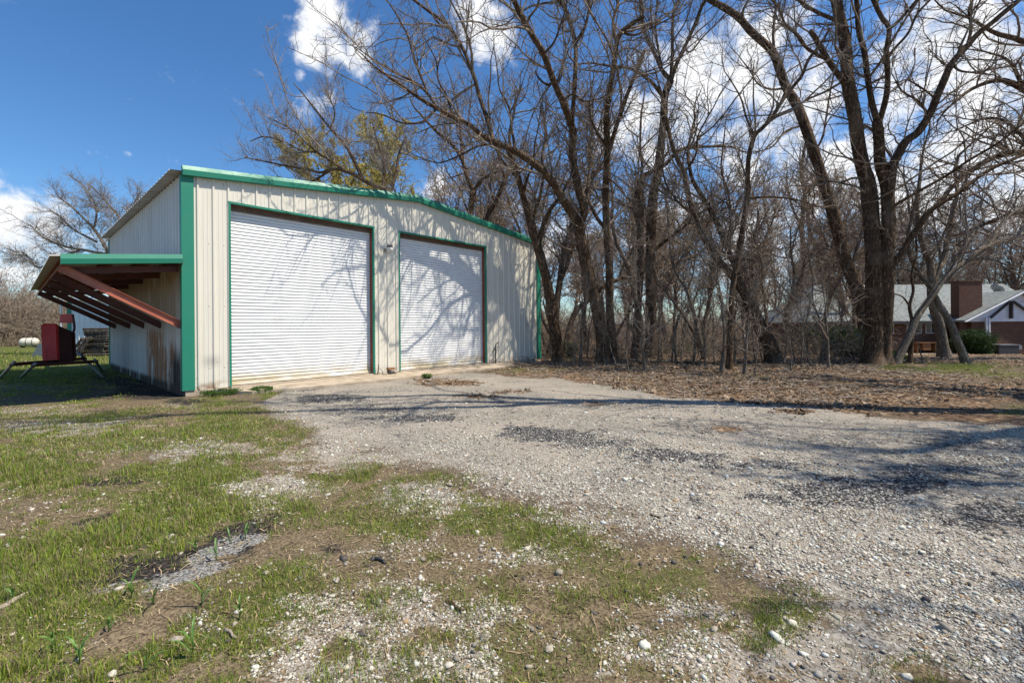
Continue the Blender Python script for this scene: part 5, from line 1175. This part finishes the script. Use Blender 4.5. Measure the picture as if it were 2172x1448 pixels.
# trees behind the house and beyond the sheds
for k, (px, Y, s) in enumerate(((1905, 46, 1.1), (1990, 44, 1.15), (2060, 48, 1.1), (2120, 45, 1.2), (2190, 47, 1.2), (1850, 50, 1.1), (2040, 56, 1.2), (2150, 58, 1.2), (1780, 47, 1.0), (2240, 52, 1.2), (1940, 62, 1.2))):
    place(tmpl[k % 5], (px - CX) / F * Y, Y, s, k * 1.3, 'bare tree rising behind the roof of the brick house', 'bare trees behind the brick house')
for k, (px, Y, s) in enumerate(((1735, 26, .75), (1700, 29, .8), (1800, 30, .8), (1765, 23.5, .6), (1660, 25, .8))):
    place(tmpl[(k + 1) % 5], (px - CX) / F * Y, Y, s, k * 1.9, 'slim bare tree screening the left end of the brick house roof', 'slim trees before the house roof')
for k, (px, Y, s) in enumerate(((395, 40, 1.12), (450, 42, 1.1), (480, 47, 1.2), (350, 46, 1.1), (900, 30, 1.0), (945, 34, 1.05), (870, 36, 1.0), (800, 40, 1.1), (740, 44, 1.1))):
    place(tmpl[(k + 2) % 5], (px - CX) / F * Y, Y, s, k * 2.1, 'bare treetop showing over the workshop roof', 'bare treetops behind the workshop')
big = gen_tree('woodland_tree', 260, 19, 'tall bare tree past the right edge', group='bare trees at the right edge', r0=.27, spread=.34, nfork=3, dens=.6, lean=.05, mat='bark', twig='twig', rmin=.005)
# trees beyond the right edge; their limbs shade the gravel
for k, (X, Y, s, lab) in enumerate(((9.2, 4.5, .80, 'bare tree just past the right edge nearest the camera, shading the gravel'), (13.0, 8.9, 1.0, 'tall straight bare tree past the right edge level with the gravel end'), (11.6, 6.9, .98, 'tall bare tree past the right edge between the nearest tree and the gravel end'), (14.6, 7.6, .95, 'bare tree farthest out past the right edge'), (12.3, 7.9, 1.38, 'tallest bare tree past the right edge, its shadow lying far across the drive'), (14.4, 9.6, 1.3, 'tall bare tree past the right edge standing where the leaves begin'), (11.0, 6.1, .85, 'slimmer bare tree past the right edge, second nearest the camera'))):
    place((tmpl[3], big, big, big, big, big, big)[k], X, Y, s, 3.4 + 1.35 * k, lab, 'bare trees at the right edge')
# yellow-green budding tree behind the roof
yt = gen_tree('budding_tree', 301, 15.5, 'tree with thin yellow-green spring foliage showing over the workshop roof', dens=1.2, spread=.42, leaves=('bud', 90000, .042, (.38, .32, .07), (.62, .53, .18)), rmin=.005)
place(yt, (885 - CX) / F * 31, 31, 1.04, .4)
# saplings in front of the woods
LS = 'thin bare sapling rising from the leaf litter at the woods edge'; GS = 'thin saplings along the woods edge'
sap = [gen_tree('sapling', 400 + k, hh, LS, group=GS, r0=rr, spread=.35, dens=1.1, mat='bark_grey', twig='twig', rmin=.003, s1=.7, fine=.7, lean=.1, nfork=2, zmin=.5) for k, (hh, rr) in enumerate(((4.2, .032), (5.6, .045), (3.2, .022), (6.5, .05)))]
for k, (px, py) in enumerate(((1442,783),(1577,794),(1600,796),(1395,776),(1420,770),(1470,772),(1515,768),(1530,790),(1212,776),(1245,760),(1335,790),(1370,778),(1660,774),(1700,775),(1725,779),(1745,772),(1770,770),(1232,772),(1310,777),(1560,776),(1680,790),(1760,782),(1960,770),(1498,779),(1407,762),(1352,766),(1225,748),(1180,752),(1620,765),(1716,766),(1738,768),(1752,764),(1690,768),(1812,766),(1780,774),(1832,770),(1605,770),(1545,768),(1480,776),(1433,768),(1285,776),(1365,786),(1260,773))):
    b = ground_at(px, py); place(sap[k % 4], b[0], b[1], .75 + .5 * ((k * 37) % 10) / 10, k * 1.7)
# evergreen bushes
def bush(px, py, Y, rx, rz, label, seed, c0=(.02, .045, .012), c1=(.075, .13, .03), n=9000, sz=.035):
    g = np.random.default_rng(seed); b = np.array([(px - CX) / F * Y, Y, float(gz((px - CX) / F * Y, Y))]); root = thing('evergreen_bush', label, 'bush', b)
    P = np.zeros((26, 6, 3)); 
    for k in range(26):
        a = g.random() * 6.28; t = np.linspace(0, 1, 6)[:, None]; e = np.array([math.cos(a) * rx * g.uniform(.2, .9), math.sin(a) * rx * g.uniform(.2, .9), rz * 2 * g.uniform(.5, .95)]); P[k] = e * t + np.array([0, 0, -.05]) + g.normal(0, .03, (6, 3)) * t
    Rr = np.broadcast_to(np.linspace(.03, .008, 6), (26, 6)); V, Fq = tubes(P, Rr, 5); np_mesh('stems', V, Fq, M['bark_far'], root)
    K = 70; cl = g.normal(size=(K, 3)); cl /= np.linalg.norm(cl, axis=1, keepdims=True); cl *= g.uniform(.45, 1, (K, 1)) ** .5; cl = cl * [rx, rx, rz] + [0, 0, rz]
    c = cl[g.integers(0, K, n)] + g.normal(0, .16, (n, 3)) * [rx, rx, rz]; c[:, 2] = np.abs(c[:, 2]) + .02
    u = g.normal(size=(n, 3)); u /= np.linalg.norm(u, axis=1, keepdims=True); w = np.cross(u, g.normal(size=(n, 3))); w /= np.linalg.norm(w, axis=1, keepdims=True); s_ = sz * np.exp(g.normal(0, .3, n))[:, None]
    Q = np.stack([c - u * s_, c - w * s_ * .45, c + u * s_, c + w * s_ * .45], 1).reshape(-1, 3); q = g.random((n, 1)); np_mesh('foliage', Q, np.arange(4 * n).reshape(-1, 4), M['bud'], root, False, np.repeat(np.array(c0) * (1 - q) + np.array(c1) * q, 4, 0))
bush(2068, 755, 30.5, 1.15, .85, 'rounded evergreen bush against the wall of the brick house', 1, (.012, .03, .008), (.05, .085, .02), n=14000, sz=.045)
bush(1795, 765, 20.2, .9, .62, 'dark green bush at the foot of the biggest tree, on its left', 2)
bush(1745, 745, 24, 1.3, .8, 'loose green bush behind the slim trunks left of the biggest tree', 3, n=6000, sz=.04)
bush(1885, 790, 17.8, .55, .16, 'low bright green weeds at the right foot of the biggest tree', 4, (.04, .09, .015), (.12, .20, .04), 3500, .03)
bush(1200, 752, 21.5, .6, .35, 'small green bush behind the corner tree', 5, (.03, .07, .012), (.09, .16, .03), 3500, .03)
bush(1470, 742, 27, 1.6, .3, 'low green thicket far behind the twin-trunked tree', 6, (.03, .07, .012), (.09, .16, .03), 5000, .04)
bush(555, 838, 10.6, .22, .06, 'small green weed clump at the edge of the apron by the larger door', 7, (.03, .08, .012), (.10, .19, .03), 1500, .016)
bush(470, 842, 10.35, .4, .05, 'low green weeds along the slab foot by the green corner post', 8, (.03, .07, .012), (.09, .16, .03), 2200, .016)
bush(905, 803, 13.3, .14, .06, 'tiny green weed in front of the second roll-up door', 9, (.04, .10, .015), (.12, .22, .03), 500, .018)
# underbrush, and the brushy rim far off
def brush(name, label, g, X, Y, h, r, tint, kids=3.5, kl=.35):
    n = len(X); P = np.empty((n, 6, 3)); P[:, 0] = np.stack([X, Y, gz(X, Y) - .03], 1); d = g.normal(size=(n, 3)) * .45; d[:, 2] = 1; d /= np.linalg.norm(d, axis=1, keepdims=True)
    for k in range(1, 6):
        d = d + g.normal(size=(n, 3)) * .28; d[:, 2] -= .05; d /= np.linalg.norm(d, axis=1, keepdims=True); P[:, k] = P[:, k - 1] + d * (h / 5)[:, None]
    Rr = r[:, None] * np.linspace(1, .4, 6)[None]; parts = [tubes(P, Rr, 4)]
    P1, R1 = sprout(g, P, Rr, kids, kl, .4, .8, 5, .15, .25, .006, float(r.min()) * .7, .1); parts.append(tubes(P1, R1, 3))
    P2, R2 = sprout(g, P1, R1, kids * 1.2, kl * .6, .4, .8, 4, .1, .25, .005, float(r.min()) * .6, .1); parts.append(tubes(P2, R2, 3))
    V, Fq = join(parts); return tag(np_mesh(name, V, Fq, M[tint]), label, 'brush', kind='stuff')
g = np.random.default_rng(60); n = 1900; Y = g.uniform(17.6, 36, n); px = g.uniform(1150, 1880, n); X = (px - CX) / F * Y; b1, b2 = w2b(X, Y); k = ~((b1 > -1) & (b1 < 13) & (b2 > -.6) & (b2 < 11.5)); X, Y = X[k], Y[k]
brush('underbrush', 'tangle of bare brown stems filling the woods floor', g, X, Y, np.exp(g.normal(.45, .5, len(X))), np.full(len(X), .0075), 'twig', 3.0, .45)
g = np.random.default_rng(61); n = 2600; Y = g.uniform(50, 85, n); px = g.uniform(820, 2400, n); X = (px - CX) / F * Y
brush('distant_woods', 'far grey-brown woodland seen through the trunks', g, X, Y, g.uniform(2, 5.5, n), np.full(n, .03), 'twig_far', 1.8, 1.6)
g = np.random.default_rng(62); n = 2900; Y = g.uniform(42, 56, n); px = g.uniform(-220, 330, n); X = (px - CX) / F * Y; hgt = g.uniform(3.4, 9.5, n) * np.interp(px, [-220, 0, 90, 150, 330], [1.15, 1.0, .8, .6, .6])
brush('distant_scrub', 'brown leafless scrub rising behind the grass at the left', g, X, Y, hgt, np.full(n, .022), 'twig_far', 2.6, .95)
g = np.random.default_rng(63); n = 1400; Y = g.uniform(40, 43, n); px = g.uniform(-100, 150, n); X = (px - CX) / F * Y
M['drygrass'] = noisy('dry_tall_grass', (.22, .16, .10), (.36, .28, .18), 2, .9)
brush('dry_grass', 'tall dry grass at the foot of the brown scrub', g, X, Y, g.uniform(.4, 1.3, n), np.full(n, .02), 'drygrass', 1.5, .3)
# what shows through the trunks far back: a pale building and a red object
fb = thing('farm_building', 'pale distant building glimpsed between trunks', 'building', ((1330 - CX) / F * 62, 62, float(gz(15, 62))))
mb = MB(); mb.box(-3, 3.5, 0, 5, -1, 2.4); mb.build('wall', M['white'], fb)
mb = MB(); mb.add([(-3.3, -.3, 2.4), (3.8, -.3, 2.4), (3.8, 2.5, 3.9), (-3.3, 2.5, 3.9), (-3.3, 5.3, 2.4), (3.8, 5.3, 2.4)], [(0, 1, 2, 3), (3, 2, 5, 4), (0, 3, 4), (1, 5, 2), (0, 4, 5, 1)]); mb.build('roof', M['shingle'], fb)
b = ground_at(1318, 727); mb = MB(); mb.add([(-.22, 0, .25), (.05, 0, .42), (.08, .3, .42), (-.2, .3, .25), (-.12, .02, .05), (.1, .02, .1), (.1, .28, .1), (-.12, .28, .05)], [(0, 1, 2, 3), (4, 7, 6, 5), (0, 4, 5, 1), (1, 5, 6, 2), (2, 6, 7, 3), (3, 7, 4, 0)])
mb.add([(.12, 0, .05), (.3, 0, .3), (.36, .2, .25), (.2, .2, .0), (.14, .01, .0), (.34, .01, .2)], [(0, 1, 2, 3), (0, 4, 5, 1), (1, 5, 2), (4, 3, 2, 5), (0, 3, 4)]); M['brightred'] = noisy('bright_red_paint', (.42, .05, .03), (.5, .08, .05), 5, .5)
o = mb.build('red_scrap', M['brightred']); o.location = b; tag(o, 'small bright red scrap object in the brush between the front trunks', 'scrap')

# ------------------------------------------------------------------ light: sun behind the right shoulder, blue sky with clouds
SUN_AZ, SUN_EL = R(-12.7), R(59)
sd = Vector((math.cos(SUN_AZ) * math.cos(SUN_EL), math.sin(SUN_AZ) * math.cos(SUN_EL), math.sin(SUN_EL)))
sun = bpy.data.lights.new('sun', 'SUN'); sun.energy = 5.5; sun.angle = R(.53); sun.color = (1, .93, .80)
so = bpy.data.objects.new('sun', sun); C.objects.link(so); so.rotation_euler = sd.to_track_quat('Z', 'Y').to_euler(); so.location = (20, -5, 30)
w = bpy.data.worlds.new('World'); sc.world = w; w.use_nodes = True; nt = w.node_tree; bg = nt.nodes['Background']
sky = nt.nodes.new('ShaderNodeTexSky'); sky.sky_type = 'NISHITA'; sky.sun_disc = False; sky.sun_elevation = SUN_EL; sky.sun_rotation = math.pi / 2 - SUN_AZ
sky.air_density = 1.0; sky.dust_density = .6; sky.ozone_density = 2.5
class WN(NT):
    def __init__(s): s.t = nt
q = WN()
tc = q.n('ShaderNodeTexCoord'); dirv = tc.outputs['Generated']
hs_ = q.n('ShaderNodeHueSaturation'); hs_.inputs['Saturation'].default_value = 1.2; hs_.inputs['Value'].default_value = 1.0; q.l(sky.outputs[0], hs_.inputs['Color'])
warp = q.n('ShaderNodeTexNoise'); warp.inputs['Scale'].default_value = 5; warp.inputs['Detail'].default_value = 6; warp.inputs['Roughness'].default_value = .6; q.l(dirv, warp.inputs['Vector'])
CL = [(690,30,95,1),(745,95,85,1),(655,95,65,.9),(775,150,50,.7),(1010,25,70,.8),(1050,85,75,.9),(990,70,40,.6),(662,238,48,.8),(700,215,30,.5),(20,480,130,1),(90,500,120,1),(150,470,60,.6),(10,430,60,.7),(20,560,90,.8),(190,325,13,.5),(206,326,13,.53),(224,331,13,.5),(268,328,20,.4),
 (1500,170,150,1),(1600,140,150,1),(1420,260,140,1),(1640,250,170,1),(1320,290,80,.8),(1560,330,120,.9),(2000,100,170,1),(2110,160,180,1),(1950,40,100,.9),(1900,230,90,.8),(2090,320,150,1),(1810,360,150,.9),(1960,420,170,1),(2160,430,160,1),(1720,420,130,.9),
 (940,395,55,.8),(1085,440,60,.7),(1180,520,90,.7),(1400,480,170,.75),(1600,520,180,.85),(1300,600,150,.6),(2250,250,150,.8),(2400,100,200,.7),(2500,400,250,.7),(635,160,22,.5)]
acc = None
for px, py, rr, wt in CL:
    d = Vector(ray(px, py)).normalized(); e = Vector(ray(px + rr * .7, py + rr * .7)).normalized(); rad = (d - e).length
    vd = q.n('ShaderNodeVectorMath'); vd.operation = 'DISTANCE'; q.l(dirv, vd.inputs[0]); vd.inputs[1].default_value = d
    m = q.mr(vd.outputs['Value'], rad * 1.35, rad * .2, 0, wt); acc = m if acc is None else q.math('MAXIMUM', acc, m)
fine = q.n('ShaderNodeTexNoise'); fine.inputs['Scale'].default_value = 19; fine.inputs['Detail'].default_value = 9; fine.inputs['Roughness'].default_value = .62; fine.inputs['Distortion'].default_value = .35; q.l(dirv, fine.inputs['Vector'])
f = q.math('ADD', acc, q.math('ADD', q.math('MULTIPLY', q.math('SUBTRACT', fine.outputs['Fac'], .5), 2.3), q.math('MULTIPLY', q.math('SUBTRACT', warp.outputs['Fac'], .5), .9)))
mask = q.mr(f, .32, 1.12)
shade = q.mr(q.math('ADD', fine.outputs['Fac'], q.math('MULTIPLY', warp.outputs['Fac'], .6)), .62, .95)
ccol = q.mix(shade, (4.9, 5.25, 5.8), (7.4, 7.4, 7.4))
blue = q.mix(1.0, hs_.outputs[0], (.80, .96, 1.08), 'MULTIPLY'); out = q.mix(q.math('MULTIPLY', mask, .95), blue, ccol)
nt.links.new(out, bg.inputs['Color']); bg.inputs['Strength'].default_value = .13
sc.cycles.use_denoising = True
sc.cycles.max_bounces = 6; sc.cycles.transparent_max_bounces = 4
